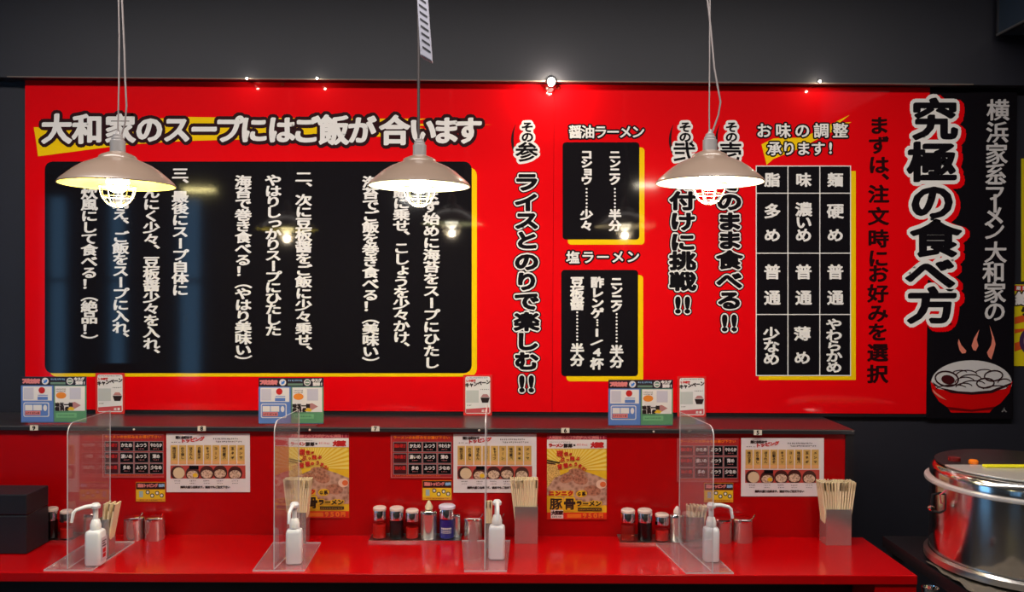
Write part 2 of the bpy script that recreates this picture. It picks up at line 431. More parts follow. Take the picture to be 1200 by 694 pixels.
it = vcol('ニンニク', 722, 330, 360, 14.5, 12)+vcol('半分', 722, 411, 424, 16, 14)+vcol('酢レンゲ', 699.5, 331, 367, 15.5, 13)+[('1', 699, 389.5, 17, 12, 'h'), ('/', 699, 401, 24, 10, -.5), ('4', 699, 412.5, 17, 12, 'h'), ('杯', 699, 426, 15.5, 14, 'h')]+vcol('豆板醤', 676, 331, 357, 16.5, 13.5)+vcol('半分', 676, 409, 422, 16, 14)
pr.text('lettering', it, SWHITE, 3, .7, (1.1, .9, 0))
pr.polys('leader_dots', dotted(722, 368, 400, 9)+dotted(699.5, 375, 381, 3)+dotted(676, 366, 398, 9), SWHITE, 3)
# flavour grid
pr.polys('brush_stroke', [[(891, 170), (905, 163), (940, 162), (985, 140), (994, 135.5), (982, 145), (996, 144), (970, 157), (935, 175), (905, 187), (897, 194)]], SYEL, 1)
brushline(hrow('お味の調整', 894, 983, 154, 18.5, 18)); brushline(hrow('承ります', 906, 957, 175, 17.5, 17)+[('!', 971.5, 174, 20, 18, 'h')])
pr.rects('yellow_border', [(888, 201, 1001, 445)], SYEL, 1); pr.rects('black_field', [(884.5, 195, 995, 440)], SBLACK, 2)
gx = [884.8, 921.8, 959, 994.8]; gy = [195.3, 227, 297, 368.5, 439.7]
pr.rects('grid_lines', [(x-.55, 194.8, x+.55, 440.2) for x in gx]+[(884.3, y-.55, 995.3, y+.55) for y in gy], SWHITE, 3)
cx = [903.5, 940, 977]
it = [(c, x, 211.5, 18.5, 17, 'h') for c, x in zip('脂味麺', cx)]
for x in cx: it += [('普', x, 319, 19.5, 18, 'h'), ('通', x, 349, 19.5, 18, 'h')]
it += [('多', 903.5, 248, 20, 18, 'h'), ('め', 903.5, 276, 20, 16, 'h'), ('硬', 977, 248, 20, 18, 'h'), ('め', 977, 276, 20, 16, 'h')]+vcol('濃いめ', 940, 246, 276, 20, 17)
it += vcol('少なめ', 902.5, 391, 420, 20, 16)+[('薄', 938.5, 391, 20, 17, 'h'), ('め', 938.5, 419, 20, 16, 'h')]+vcol('やわらかめ', 975.5, 380, 430, 19.5, 14)
pr.text('lettering', it, SWHITE, 4, .62, (1.15, .85, 0))
# order line
ys = [148, 171, 194, 213, 228, 254, 280, 303, 321, 344, 367, 389, 413, 438]
it = [(c, 1028-(y-150)*.006, y, 25, 22, 'v') for c, y in zip('まずは、注文時にお好みを選択', ys)]
it = [(c, x, y-(-2 if c == '、' else 0), w, h, m_) for c, x, y, w, h, m_ in it]
pr.text('lettering', it, mat('sign_dark_ink', srgb(42, 8, 12), **GL), 3, .7, BR)
# main title on the right
it = [('究', 1093, 141, 54, 50, 'h'), ('極', 1090, 191, 58, 48, 'h'), ('の', 1090, 237, 53, 46, 'h'), ('食', 1094, 280, 60, 45, 'h'), ('べ', 1088, 321, 60, 42, 'h'), ('方', 1090, 358, 60, 44, 'h')]
pr.text('lettering_halo', [(c, x+3.5, y+3, w, h, m_) for c, x, y, w, h, m_ in it], RED, 2, 8.5)
pr.text('lettering_outline', it, SWHITE, 3, 6.2); pr.text('lettering', it, SBLACK, 4, 2.0, (1.3, .8, .4))
it = [(c, x, y, 27, 26, 'v') for c, x, y in (('横', 1167, 130), ('浜', 1166, 156), ('家', 1165, 181), ('系', 1164, 205), ('ラ', 1163, 224), ('ー', 1163, 239), ('メ', 1162, 254), ('ン', 1162, 270), ('大', 1164, 296), ('和', 1162, 319), ('家', 1163, 343), ('の', 1163, 365))]
pr.text('lettering', it, SGREY, 3, .5, (1.6, .6, .6))
# bowl picture
KA = math.pi
bowl_top = [(1089, 452)]+[(1136-47*math.cos(t)*1.0, 448-26*math.sin(t)) for t in [KA*k/20 for k in range(21)]]+[(1183, 452), (1175, 458), (1136, 462), (1097, 458)]
pr.polys('bowl_rim', [bowl_top], SGREY, 1)
pr.polys('bowl_side', [[(1088, 446), (1096, 455), (1115, 459), (1136, 460), (1157, 459), (1176, 455), (1184, 446), (1180, 460), (1170, 472), (1162, 477), (1157, 483), (1112, 483), (1108, 477), (1098, 470), (1090, 458)]], mat('sign_bowl_red', srgb(205, 8, 10), **GL), 2)
pr.polys('bowl_shading', [[(1107, 476), (1136, 479.5), (1163, 476), (1160, 479.5), (1136, 482), (1110, 480)]], mat('sign_dark_red', srgb(110, 4, 8), **GL), 3)
pr.polys('bowl_highlight', [[(1090, 455), (1095, 460), (1107, 468.5), (1098, 465), (1092, 460)]], SPINK, 3)
lines = []
def ring(cx_, cy_, a, b, w, rot=0, t0=0, t1=2*PI):
    n = 18; o = []; i_ = []
    for k in range(n+1):
        t = t0+(t1-t0)*k/n; c, s_ = math.cos(rot), math.sin(rot)
        o.append((cx_+(a*math.cos(t))*c-b*math.sin(t)*s_, cy_+a*math.cos(t)*s_+b*math.sin(t)*c))
        i_.append((cx_+((a-w)*math.cos(t))*c-(b-w)*math.sin(t)*s_, cy_+(a-w)*math.cos(t)*s_+(b-w)*math.sin(t)*c))
    return [[o[k], o[k+1], i_[k+1], i_[k]] for k in range(n)]
lines += ring(1107, 443.5, 14.5, 9.5, 1.8, .15)+ring(1161.5, 440, 11.5, 6.8, 1.6, -.1)+ring(1152, 448.5, 11, 6.4, 1.6, -.05)
for cx_, cy_, a, b in ((1130, 440, 13, 7), (1134, 445, 14, 7), (1128, 448, 12, 7), (1137, 451, 15, 6), (1127, 453, 10, 5), (1150, 436, 10, 4), (1122, 437, 9, 4), (1174, 448, 8, 5), (1112, 455, 18, 5), (1164, 455, 15, 4)):
    lines += ring(cx_, cy_, a, b, 1.1, -.05, PI*1.02, PI*1.95)
lines += [[(1090, 447), (1100, 454), (1120, 458), (1136, 459), (1158, 457), (1182, 448), (1182, 450), (1160, 460), (1136, 462), (1112, 460), (1092, 451)]]
pr.polys('noodle_lines', lines, SDARK, 4)
pr.polys('egg_yolk', [ell(1108.5, 444.5, 8, 5.4, 16, .2)], mat('sign_maroon', srgb(70, 20, 24), **GL), 4)
pr.polys('steam_mark', [[(1121, 397), (1124, 404), (1130, 411), (1129, 413.5), (1125, 414), (1122, 410), (1120, 402)], [(1145, 386), (1142, 398), (1144, 405), (1141, 411), (1138, 410), (1136, 405), (1139, 396)], [(1157, 381), (1162, 395), (1164, 403), (1162, 412), (1159, 421), (1156, 418), (1154, 413), (1159, 404), (1160, 396)]], SPINK, 2)
pr.text('small_mark', [('人', 1174, 480, 6, 5, 'h')], SGREY, 2, .3)

# ------------------------------------------------------------------ seat tags and screws on the ledge
TAGM = mat('tag_white', srgb(225, 215, 200), .5)
for n, px, py in (('9', 40, 501.5), ('8', 236.5, 502.2), ('7', 440, 502.5), ('6', 662.5, 504.5), ('5', 888, 507)):
    Yt = -.014; c = P(px, py, Yt)
    t = thing('seat_number_tag', 'small white seat tag reading %s on the black ledge edge' % n, 'tag', (c.x, Yt, c.z), group='seat number tags')
    q = Print(t, Yt, .0012)
    q.sheet('plate', px-4.8, py-3, px+4.8, py+3, TAGM, .0012)
    q.text('numeral', [(n, px, py, 7, 6.5, 'h')], SBLACK, 1, .25)
for px, py in ((157, 503.5), (363, 504), (561.5, 504.5), (766, 506)):
    Yt = -.0125; c = P(px, py, Yt)
    M().lathe([(0, 0), (.0025, 0), (.004, .0015), (.004, .0025)], 12, mt=Matrix.Translation((c.x, -.0152, c.z)) @ Matrix.Rotation(-PI/2, 4, 'X')).build('screw_cap', TAGM, cl, True)

# ------------------------------------------------------------------ posters on the red back board
def pm(name, r, g, b): return mat(name, srgb(r, g, b), .4, coat=.5, coat_rough=.15)
INK = pm('print_ink', 45, 30, 30); PRED = pm('print_red', 200, 35, 35); PORG = pm('print_orange', 238, 120, 30); PYEL = pm('print_yellow', 236, 190, 40)
TAN = pm('print_tan', 216, 172, 96); TAND = pm('print_tan_light', 232, 170, 110); PWH = pm('print_white', 235, 228, 226); PPNK = pm('print_pink', 226, 130, 130)
def noise_print(name, c1, c2, sc=60):
    if name in MATS: return MATS[name]
    m = mat(name, c1, .4, coat=.5, coat_rough=.15); nt = m.node_tree; b = nt.nodes['Principled BSDF']
    tc = nt.nodes.new('ShaderNodeTexCoord'); v = nt.nodes.new('ShaderNodeTexVoronoi'); v.inputs['Scale'].default_value = sc
    rp = nt.nodes.new('ShaderNodeValToRGB'); rp.color_ramp.elements[0].color = (*c1, 1); rp.color_ramp.elements[1].color = (*c2, 1); rp.color_ramp.elements[1].position = .7
    nt.links.new(tc.outputs['Object'], v.inputs['Vector']); nt.links.new(v.outputs['Distance'], rp.inputs[0]); nt.links.new(rp.outputs[0], b.inputs['Base Color'])
    return m
FOOD = noise_print('print_food', srgb(120, 66, 50), srgb(226, 196, 170), 160)
YP = 0.0
def marks(x0, x1, y, h, n, seed=1, gap=.25):      # tiny illegible print: irregular little strokes
    r = random.Random(seed); out = []; w = (x1-x0)/n
    for k in range(n):
        a = x0+k*w; ww = w*(1-gap)
        for _ in range(3):
            if r.random() < .5:
                yy = y-h/2+r.random()*h*.8; out.append((a, yy, a+ww*(.5+.5*r.random()), yy+h*.22))
            else:
                xx = a+r.random()*ww*.7; out.append((xx, y-h/2+r.random()*h*.2, xx+ww*.25, y+h/2-r.random()*h*.2))
    return out
# topping sheet, built at the middle place
def topping():
    x0, y0, x1, y1 = 531.3, 508.8, 628.7, 577.5
    c = P((x0+x1)/2, (y0+y1)/2, YP)
    t = thing('topping_menu_sheet', 'white topping sheet hanging half behind the middle chopsticks', 'poster', (c.x, 0, c.z), group='white topping sheets on the red back board')
    q = Print(t, YP, .0012)
    q.sheet('sheet', x0, y0, x1, y1, PAPER, .001)
    q.rects('price_strips', [(536.3+k*9.72, 522.5, 536.3+k*9.72+8.6, 545) for k in range(9)], TAN, 1)
    q.rects('strip_feet', [(536.3+k*9.72, 540.5, 536.3+k*9.72+8.6, 544.6) for k in range(9)], TAND, 2)
    it = []
    for k, s in enumerate(['味付玉子', 'のり増し', 'ほうれん草', '白髪ネギ', 'キャベツ', 'コーン', '味付豚バラ', '玉ネギ', 'メンマ']):
        s = s[:4]; it += vcol(s, 540.6+k*9.72, 526.3, 537, 4.2, 3.6)
    q.text('strip_lettering', it, INK, 3, .08)
    q.text('title_lettering', hrow('麺とお好みで', 544, 560, 513.5, 3.6, 3.6), INK, 2, .25)
    q.text('title_lettering', hrow('トッピング', 551, 573, 517.5, 6, 5, 515), PRED, 2, .35)
    q.rects('small_print', marks(586, 616, 515, 1.8, 13, 3)+marks(589, 620, 518.3, 1.8, 13, 4)+marks(536, 550, 519, .8, 3, 5), INK, 2)
    q.rects('photo_band', [(536, 546.2, 623.5, 561.5)], pm('print_band', 190, 70, 62), 1)
    bows = [(544.5, 555), (562, 556), (578.5, 555), (594, 554.5), (611.5, 555.5)]
    cut = lambda pts: [(min(max(a, 536), 623.5), min(max(b, 546.4), 561.5)) for a, b in pts]
    q.polys('bowl_print', [cut(ell(a, b, 8.3, 8.5, 20)) for a, b in bows], pm('print_dark_bowl', 70, 30, 26), 2)
    q.polys('rice_print', [cut(ell(546, 555, 6.8, 6.6, 16))], pm('print_rice', 222, 196, 160), 3)
    q.polys('food_print', [cut(ell(a, b+1.2, 6.8, 5, 16)) for a, b in bows[1:]], FOOD, 3)
    q.polys('egg_print', [ell(565, 557.5, 3, 2.4, 12)], PYEL, 4)
    q.rects('nori_print', [(558, 546.4, 569, 550.5)], SBLACK, 3)
    sp = []
    for k, (a, b) in enumerate(bows): sp += marks(a-4, a+4, 564.2, 1.3, 4, 10+k)+marks(a-3.5, a+3.5, 567, 1., 4, 20+k)
    q.rects('caption_print', sp, INK, 2)
    q.text('foot_lettering', hrow('無料大盛り出来ます。追加でもご注文下さい', 549, 604, 571.5, 3.1, 3.1), INK, 2, .15)
    return t, (x0, y0)
def shift(root, anchor, to, Y=YP):
    a = P(anchor[0], anchor[1], Y); b = P(to[0], to[1], Y); l = root.location.copy()
    return (l.x+b.x-a.x, l.y, l.z+b.z-a.z)
tp, an = topping()
dup(tp, shift(tp, an, (195, 508)), label='white topping sheet furthest from the chopsticks, beside the first acrylic divider')
dup(tp, shift(tp, an, (868.5, 513.3)), label='white topping sheet above the end chopstick box by the black wall')
# dark option grids
def optgrid():
    x0, y0, x1, y1 = 457.5, 508.8, 531, 561
    c = P((x0+x1)/2, (y0+y1)/2, YP)
    t = thing('option_grid_card', 'dark red card with twelve black cells above the condiment tray', 'poster', (c.x, 0, c.z), group='noodle option cards')
    q = Print(t, YP, .0012)
    q.sheet('sheet', x0, y0, x1-.4, y1, pm('card_red', 170, 38, 40), .001)
    q.rects('card_border', [(x0+1, y0+1.2, x1-1.6, y0+1.6), (x0+1, y1-1.6, x1-1.6, y1-1.2), (x0+1, y0+1.2, x0+1.5, y1-1.2)], PPNK, 1)
    q.text('heading_lettering', hrow('ラーメンのお好みをお選び下さい', 463, 525, 512.8, 4.2, 3.8), PORG, 1, .2)
    xs_ = [(461.5, 476.5), (479, 494), (496, 511.5), (513.5, 528.5)]; ys_ = [(518.5, 529), (531.5, 542.5), (544.5, 555.5)]
    q.rects('cell_frame', [(a-.7, b-.7, c_+.7, d+.7) for a, c_ in xs_ for b, d in ys_], pm('cell_grey', 150, 130, 132), 1)
    q.rects('cell', [(a, b, c_, d) for a, c_ in xs_[1:] for b, d in ys_], SBLACK, 2)
    q.rects('heading_cell', [(a, b, c_, d) for a, c_ in xs_[:1] for b, d in ys_], pm('cell_maroon', 70, 16, 22), 2)
    it = []
    for (b, d), row in zip(ys_, [('麺の硬さ', 'かため', 'ふつう', 'やわらか'), ('味の濃さ', '濃いめ', 'ふつう', '薄め'), ('油の量', '多め', 'ふつう', '少なめ')]):
        for (a, c_), s in zip(xs_, row):
            w = 3.4 if len(s) > 3 else 4.4; mid = (a+c_)/2; hw = (len(s)-1)*w/2
            it.append((s, mid, hw, w, b+4))
    q.text('cell_lettering', [g for s, mid, hw, w, y in it[0:1]+it[4:5]+it[8:9] for g in hrow(s, mid-hw, mid+hw, y, w, 4.4)], PRED, 3, .2)
    q.text('cell_lettering', [g for i, (s, mid, hw, w, y) in enumerate(it) if i % 4 for g in hrow(s, mid-hw, mid+hw, y, w, 5)], PWH, 3, .16)
    q.rects('small_print', [r_ for k, (a, c_) in enumerate(xs_[1:]) for j, (b, d) in enumerate(ys_) for r_ in marks(a+4, c_-4, b+8.2, 1, 4, k*3+j)], PPNK, 3)
    q.rects('foot_line', marks(463, 517, 557.6, 1.2, 24, 8), PORG, 1)
    return t, (x0, y0)
og, an = optgrid()
dup(og, shift(og, an, (119.5, 508)), label='dark red card of black cells seen through the first acrylic divider')
dup(og, shift(og, an, (793, 513.3)), label='dark red card of black cells behind the fourth acrylic divider')
def ylabel():
    x0, y0, x1, y1 = 495, 563.2, 529.3, 586
    c = P((x0+x1)/2, (y0+y1)/2, YP)
    t = thing('serving_size_card', 'small yellow card with four ring marks beside the middle topping sheet', 'card', (c.x, 0, c.z), group='small yellow cards with ring marks')
    q = Print(t, YP, .0012)
    q.sheet('sheet', x0, y0, x1, y1, pm('card_amber', 232, 150, 30), .001)
    q.rects('header_band', [(x0+.4, y0+.6, x1-.3, y0+8.4)], pm('header_maroon', 50, 14, 18), 1)
    q.rects('yellow_band', [(x0+.6, y0+9, x1-.5, y1-3.2)], PYEL, 1)
    q.text('header_lettering', hrow('追加トッピング', 499, 519, 567.2, 3.6, 4.4), PPNK, 2, .35); q.text('header_lettering', hrow('無料', 523.5, 527, 567.2, 3.4, 3.6), pm('print_sky', 150, 190, 230), 2, .3)
    q.rects('blue_note', [(x0+4, y0+10.5, x0+8.5, y1-5)], pm('print_pale_blue', 160, 180, 190), 2)
    R = [(509, 575, 'a'), (514.2, 579, 'a'), (520, 576, 'b'), (525.2, 578.8, 'b')]
    q.polys('ring_mark', [ell(a, b, 2.5, 2.5, 12) for a, b, _ in R], INK, 2)
    q.polys('ring_centre', [ell(a, b, 1.5, 1.5, 12) for a, b, _ in R], PWH, 3)
    q.rects('small_print', marks(499, 526, 584.2, 1, 12, 2), INK, 1)
    return t, (x0, y0)
yl, an = ylabel()
dup(yl, shift(yl, an, (159.3, 565)), label='small yellow card with four ring marks above the left pair of steel pots')
dup(yl, shift(yl, an, (825, 566)), label='small yellow card with four ring marks above the white pump nozzle')
def ramen():
    x0, y0, x1, y1 = 641, 509.8, 710.8, 608.5
    c = P((x0+x1)/2, (y0+y1)/2, YP)
    t = thing('ramen_poster', 'yellow garlic pork bone ramen poster hanging clear on the red board', 'poster', (c.x, 0, c.z), group='yellow ramen offer posters')
    q = Print(t, YP, .0012)
    q.sheet('sheet', x0, y0, x1, y1, PYEL, .001)
    # rays
    rr = []; cxr, cyr = 668, 550
    for k in range(26):
        a = PI+PI*k/25*1.0; da = .035; R_ = 60
        pts = [(cxr, cyr)]
        for s_ in (-da, da):
            dx, dy = math.cos(a+s_), math.sin(a+s_)
            tt = min((x0-cxr)/dx if dx < -1e-6 else 1e9, (x1-cxr)/dx if dx > 1e-6 else 1e9, (526.5-cyr)/dy if dy < -1e-6 else 1e9)
            pts.append((cxr+dx*tt, cyr+dy*tt))
        rr.append(pts)
    q.polys('ray_print', rr, pm('print_pale_yellow', 246, 218, 110), 1)
    q.rects('top_band', [(x0, y0, x1, y0+5.4)], pm('print_crimson', 175, 30, 60), 2)
    q.text('top_lettering', hrow('人気豚骨とのコラボがついに実現!!', 645, 707.5, 512.6, 4.2, 4.2), PPNK, 3, .3)
    q.rects('title_band', [(x0, y0+5.4, x1, y0+16)], PWH, 2)
    q.text('title_lettering', hrow('ラーメン', 645, 658, 522, 4.8, 4.8), PRED, 3, .35)
    q.text('title_lettering', hrow('豚郎', 663, 668.3, 522.3, 5, 4.6)+[('×', 673, 521.8, 4, 4, 'h')], INK, 3, .4)
    q.rects('pink_print', marks(676, 689, 521, 3, 7, 6), PPNK, 3)
    q.text('title_lettering', hrow('大和家', 695, 704.5, 521.5, 5.4, 6.4), PRED, 3, .7)
    q.rects('small_print', marks(644, 669, 518, .9, 14, 7), INK, 3)
    # food photograph: chopsticks lifting noodles over a heaped bowl
    q.polys('noodle_print', [[(x0, 540), (648, 542), (655, 548), (657, 560), (660, 572), (655, 580), (x0, 580)]], noise_print('print_noodle', srgb(140, 92, 40), srgb(236, 196, 112), 220), 2)
    q.polys('soup_print', [[(x0, 572), (650, 560), (668, 552), (680, 551), (696, 556), (x1, 562), (x1, 592), (680, 592), (x0, 580)]], noise_print('print_soup', srgb(120, 74, 54), srgb(200, 160, 140), 70), 3)
    q.polys('meat_print', [ell(664, 561, 8, 5, 16, -.3), ell(680, 562, 9, 6, 16, .2), ell(694, 575, 10, 6, 16, .1), ell(676, 553, 10, 4, 14, .1)], noise_print('print_meat', srgb(110, 60, 44), srgb(190, 130, 104), 110), 4)
    q.polys('egg_white_print', [ell(704.5, 567.5, 6.2, 5.2, 18)], pm('print_egg', 236, 200, 176), 5); q.polys('egg_yolk_print', [ell(706.5, 567.5, 3.6, 3.2, 14)], pm('print_yolk', 226, 110, 60), 6)
    q.polys('chopstick_print', [[(x0, 538.5), (656, 541.7), (656, 543), (x0, 540.2)], [(x0, 541.5), (651, 543.2), (651, 544.4), (x0, 543)]], INK, 6)
    q.text('slogan_lettering', [('理', 656, 531.5, 8, 7.5, .0), ('性', 663.5, 532, 5, 5, .0), ('が', 668.5, 532.3, 3.2, 3.2, .0), ('ぶ', 658.5, 538.5, 6.5, 6.5, .05), ('っ', 665, 538.5, 4, 4, 0.), ('飛', 670.5, 537.5, 5.5, 5.5, 0.), ('ぶ', 677, 537.2, 4.5, 4.5, 0.), ('背', 656, 547, 6, 6.5, .15), ('徳', 662.8, 545.3, 5.5, 6, .15), ('の', 668.5, 544.8, 4, 4, .1), ('う', 674.5, 544, 5, 5, -.2), ('ま', 679.5, 546, 5, 5, -.4), ('さ', 683.5, 549, 4.5, 4.5, -.5), ('！', 687, 551, 4, 4, -.5)], PRED, 7, .3)
    q.rects('brown_panel', [(x0+4, 575, 672, 581.5)], PYEL, 5)
    q.text('name_lettering', hrow('ニンニク', 646, 668.5, 578, 6.8, 5.8), PRED, 6, .6)
    q.text('name_halo', hrow('豚骨', 651.5, 667.5, 590.5, 15, 14), PYEL, 5, 2.3); q.text('name_lettering', hrow('豚骨', 651.5, 667.5, 590.5, 15, 14), INK, 6, .45)
    q.polys('oval_note', [ell(681.5, 578.5, 6.5, 4.2, 18, -.1)], PYEL, 5); q.text('name_lettering', hrow('G系', 678.5, 684, 578.7, 5, 5), INK, 6, .25)
    r_ = hrow('ラーメン', 678.5, 701, 590, 7.4, 6.6); q.text('name_halo', r_, PYEL, 5, 1.5); q.text('name_lettering', r_, INK, 6, .45)
    q.rects('dark_strip', [(677, 595, 705, 598.5)], INK, 6); q.rects('small_print', marks(678, 704, 597, 1.2, 16, 9), PYEL, 7)
    q.rects('price_band', [(x0, 600.5, x1, y1)], pm('print_scarlet', 222, 44, 20), 5)
    q.rects('price_note', [(664.5, 602, 681, 606.8)], PORG, 6)
    q.rects('house_mark', [(645.5, 597.5, 660, 607.5)], PWH, 6); q.text('house_lettering', hrow('大和家', 648.5, 657.5, 600.8, 5, 5), INK, 7, .4); q.rects('small_print', marks(647, 659, 605.5, 1.8, 7, 12), INK, 7)
    r_ = hrow('950', 685, 697.5, 604, 9, 7.5)+[('円', 704, 604, 5.6, 5.6, 'h')]
    q.text('price_halo', r_, PRED, 6, 1.2); q.text('price_lettering', r_, PORG, 7, .5)
    return t, (x0, y0)
rp, an = ramen()
dup(rp, shift(rp, an, (338.7, 508)), label='yellow garlic ramen poster half behind the second acrylic divider')

# wide blue and green cards standing on the ledge
def wide_card():
    x0, y0, x1, y1 = 303.2, 443, 379.3, 497
    Yw = .02; c = P((x0+x1)/2, y1, Yw)
    t = thing('membership_card', 'wide blue and green card leaning on the ledge above the second divider', 'card', (c.x, Yw, zl1), group='wide blue and green cards on the ledge')
    q = Print(t, Yw, .0015)
    BLU = pm('print_blue', 96, 130, 200); GRN = pm('print_green', 96, 150, 110)
    q.sheet('sheet', x0, y0, x1, y1, pm('card_slate', 70, 92, 130), .0015)
    q.rects('header_band', [(x0, y0, x1, y0+10)], pm('header_ink', 40, 28, 40), 1)
    q.text('header_lettering', hrow('フリとともで', 307, 323, 448.2, 4.6, 5.5), PPNK, 2, .8)
    q.polys('round_mark', [ell(331.5, 448.3, 4, 4, 18)], PWH, 2); q.polys('bird_mark', [[(329, 446.5), (331, 448), (332.5, 446.2), (334.3, 447), (333.2, 449.5), (331, 450.8), (329, 450), (330.3, 449.2)]], pm('print_bird_blue', 60, 130, 220), 3)
    q.polys('round_mark', [ell(360.3, 448.3, 4, 4, 18)], PWH, 2); q.polys('disc_mark', [ell(360.3, 448.3, 3, 3, 16)], pm('print_grey_green', 110, 140, 120), 3); q.rects('disc_bar', [(358, 447.6, 362.6, 449)], PWH, 4)
    q.rects('header_print', marks(338, 355, 446, 2.2, 9, 3), pm('print_sky', 150, 190, 230), 2); q.rects('header_bar', [(337.5, 449.5, 355, 452)], pm('print_grey_green', 110, 140, 120), 2)
    q.text('header_lettering', hrow('今スグ', 367, 375, 445.9, 4.2, 4)+hrow('登録!', 369, 377, 450.3, 4.4, 4), PWH, 2, .35)
    q.rects('blue_field', [(x0, y0+10.5, 340.8, y1-1)], BLU, 1); q.rects('green_field', [(341.6, y0+10.5, x1, y1-1)], GRN, 1)
    q.rects('white_field', [(x0+2.2, y0+11.5, 339.2, y0+28), (342.8, y0+11.2, x1-1.5, y0+40)], PWH, 2)
    for b_ in ((306.5, 456, 318, 469.5), (360, 456, 373, 469.5)): q.rects('blank_square', [b_], pm('print_pale_lilac', 205, 200, 214), 3)
    q.polys('red_mark', [ell(327.5, 459, 3.8, 3.8, 16)], PRED, 3)
    q.rects('blue_bars', [(323, 464.3, 334.5, 465.1), (322.5, 466.5, 334.5, 470.2)], BLU, 3)
    q.polys('white_field', [rrect(306, 473.2, 336, 490, 2)], PWH, 2); q.polys('blue_field', [rrect(307, 474.2, 335, 489, 1.5)], BLU, 3)
    q.rects('white_cells', [(308, 476, 316.8, 482.5), (317.6, 476, 327.5, 482.5)], PWH, 4); q.polys('white_cells', [ell(331.4, 479.5, 2.2, 3.6, 14)], PWH, 4)
    q.rects('pink_strip', [(308, 483, 326, 487.8)], PPNK, 4)
    q.rects('small_print', marks(309, 325, 485.5, 2.4, 7, 14)+marks(344.5, 356, 457.6, 1.3, 8, 15)+marks(344.5, 356, 460, 1.3, 8, 16), INK, 5)
    q.polys('food_print', [ell(350, 465, 6, 3.8, 16)], pm('print_fried', 238, 140, 50), 3)
    q.text('offer_lettering', hrow('味玉一個', 345.5, 361, 475.8, 4.8, 4.6)+hrow('無料券', 345.5, 357, 480.6, 4.8, 4.6), INK, 3, .5)
    q.polys('fish_print', [[(360, 474), (366, 472.5), (373, 476.5), (366, 480.5), (360, 479.5)]], pm('print_mauve', 190, 130, 130), 3)
    q.polys('yellow_print', [[(357, 481.5), (361, 478), (366, 480), (364, 482.5)]], PYEL, 4)
    q.rects('green_strip', [(344, 485.5, 368, 491)], pm('print_leaf', 120, 180, 130), 2)
    q.rects('small_print', marks(346, 366, 488, 1.6, 9, 17), pm('print_deep_green', 50, 90, 60), 3)
    # clear easel behind
    Ze = -.001
    M().box(-.09, -.006, 0, .09, .045, .0025).build('stand_foot', ACRYL, t)
    M().box(-.09, .0005, .003, .09, .0025, .09).build('stand_back', ACRYL, t)
    return t, (x0, y0)
wc, an = wide_card()
dup(wc, shift(wc, an, (25, 441.5), .02), label='wide blue and green card leaning on the ledge above seat tag 9')
dup(wc, shift(wc, an, (713, 445.5), .02), label='wide blue and green card leaning on the ledge below the salt ramen box')
for o in [o_ for o_ in COL.objects if o_.get('category') == 'card' and 'wide' in o_.get('label', '')]: o.location.z = zl1+.0003
def small_card():
    x0, y0, x1, y1 = 543, 439.5, 576.5, 487
    Yw = YB-.02; c = P((x0+x1)/2, y1, Yw)
    t = thing('prize_card', 'small red bordered card under the corner of the big black field', 'card', (c.x, Yw, c.z), group='small red bordered cards below the sign')
    q = Print(t, Yw, .001)
    q.sheet('sheet', x0, y0, x1, y1, pm('card_scarlet', 220, 50, 45), .0045)
    q.polys('white_field', [rrect(x0+2.4, y0+1.8, x1-2, y1-2, 2.2)], PWH, 1)
    q.rects('small_print', marks(547, 572, 442.8, 1.3, 14, 31)+marks(547, 553, 475, 1.2, 4, 33)+marks(563, 574, 456.5, 1.2, 6, 34), INK, 2)
    q.text('title_lettering', hrow('LINEで', 547.5, 556, 446.2, 3.2, 3.2), PRED, 2, .3)
    q.text('title_lettering', hrow('キャンペーン', 547.5, 572, 451.5, 5, 5.6, 447.8), INK, 2, .35)
    q.rects('blank_square', [(546.2, 457.5, 561, 472)], pm('print_pale_grey', 200, 200, 196), 2)
    q.polys('bowl_print', [[(563, 466), (574, 466), (572, 472), (565, 472)]], INK, 2); q.polys('food_print', [[(563.5, 465.5), (566, 462), (571, 462), (573.5, 465.5)]], pm('print_mauve', 190, 130, 130), 2)
    q.polys('pink_strip', [[(546, 479.5), (573.5, 477.5), (573.5, 483.8), (546, 484)]], pm('print_rose', 205, 80, 85), 2)
    q.text('strip_lettering', hrow('応募', 566, 570, 481.5, 3, 3), PWH, 3, .2)
    return t, (x0, y0)
sc_, an = small_card()
dup(sc_, shift(sc_, an, (112, 437.3), YB-.02), label='small red bordered card above the first acrylic divider')
dup(sc_, shift(sc_, an, (794, 441.3), YB-.02), label='small red bordered card above the fourth acrylic divider')

# posters at the frame's edge, on the wall past the sign
Ye = YB+.004
c = P(1215, 380, Ye); t = thing('yellow_ray_poster', 'yellow poster with red rays at the wall past the sign', 'poster', (c.x, Ye, c.z))
q = Print(t, Ye, .002)
q.sheet('sheet', 1188, 333.5, 1262, 429, pm('poster_yellow', 222, 200, 20), .0015)
q.rects('top_band', [(1188.5, 334.5, 1261, 341)], PRED, 1)
q.text('band_lettering', hrow('期間限定', 1193, 1215, 337.8, 5, 4.6), PWH, 2, .25)
q.polys('ray_print', [[(1188.5, 372), (1262, 352), (1262, 362), (1188.5, 380)], [(1188.5, 402), (1262, 380), (1262, 388), (1188.5, 412)], [(1188.5, 386), (1215, 384), (1188.5, 391)]], pm('print_ray_red', 214, 80, 30), 1)
q.text('lettering_halo', hrow('絶品', 1198, 1222, 350, 18, 16), INK, 3, 2.2); q.text('lettering', hrow('絶品', 1198, 1222, 350, 18, 16), PWH, 4, .8)
q.text('lettering', hrow('うま辛', 1201, 1225, 365, 12, 10), INK, 3, 1.1)
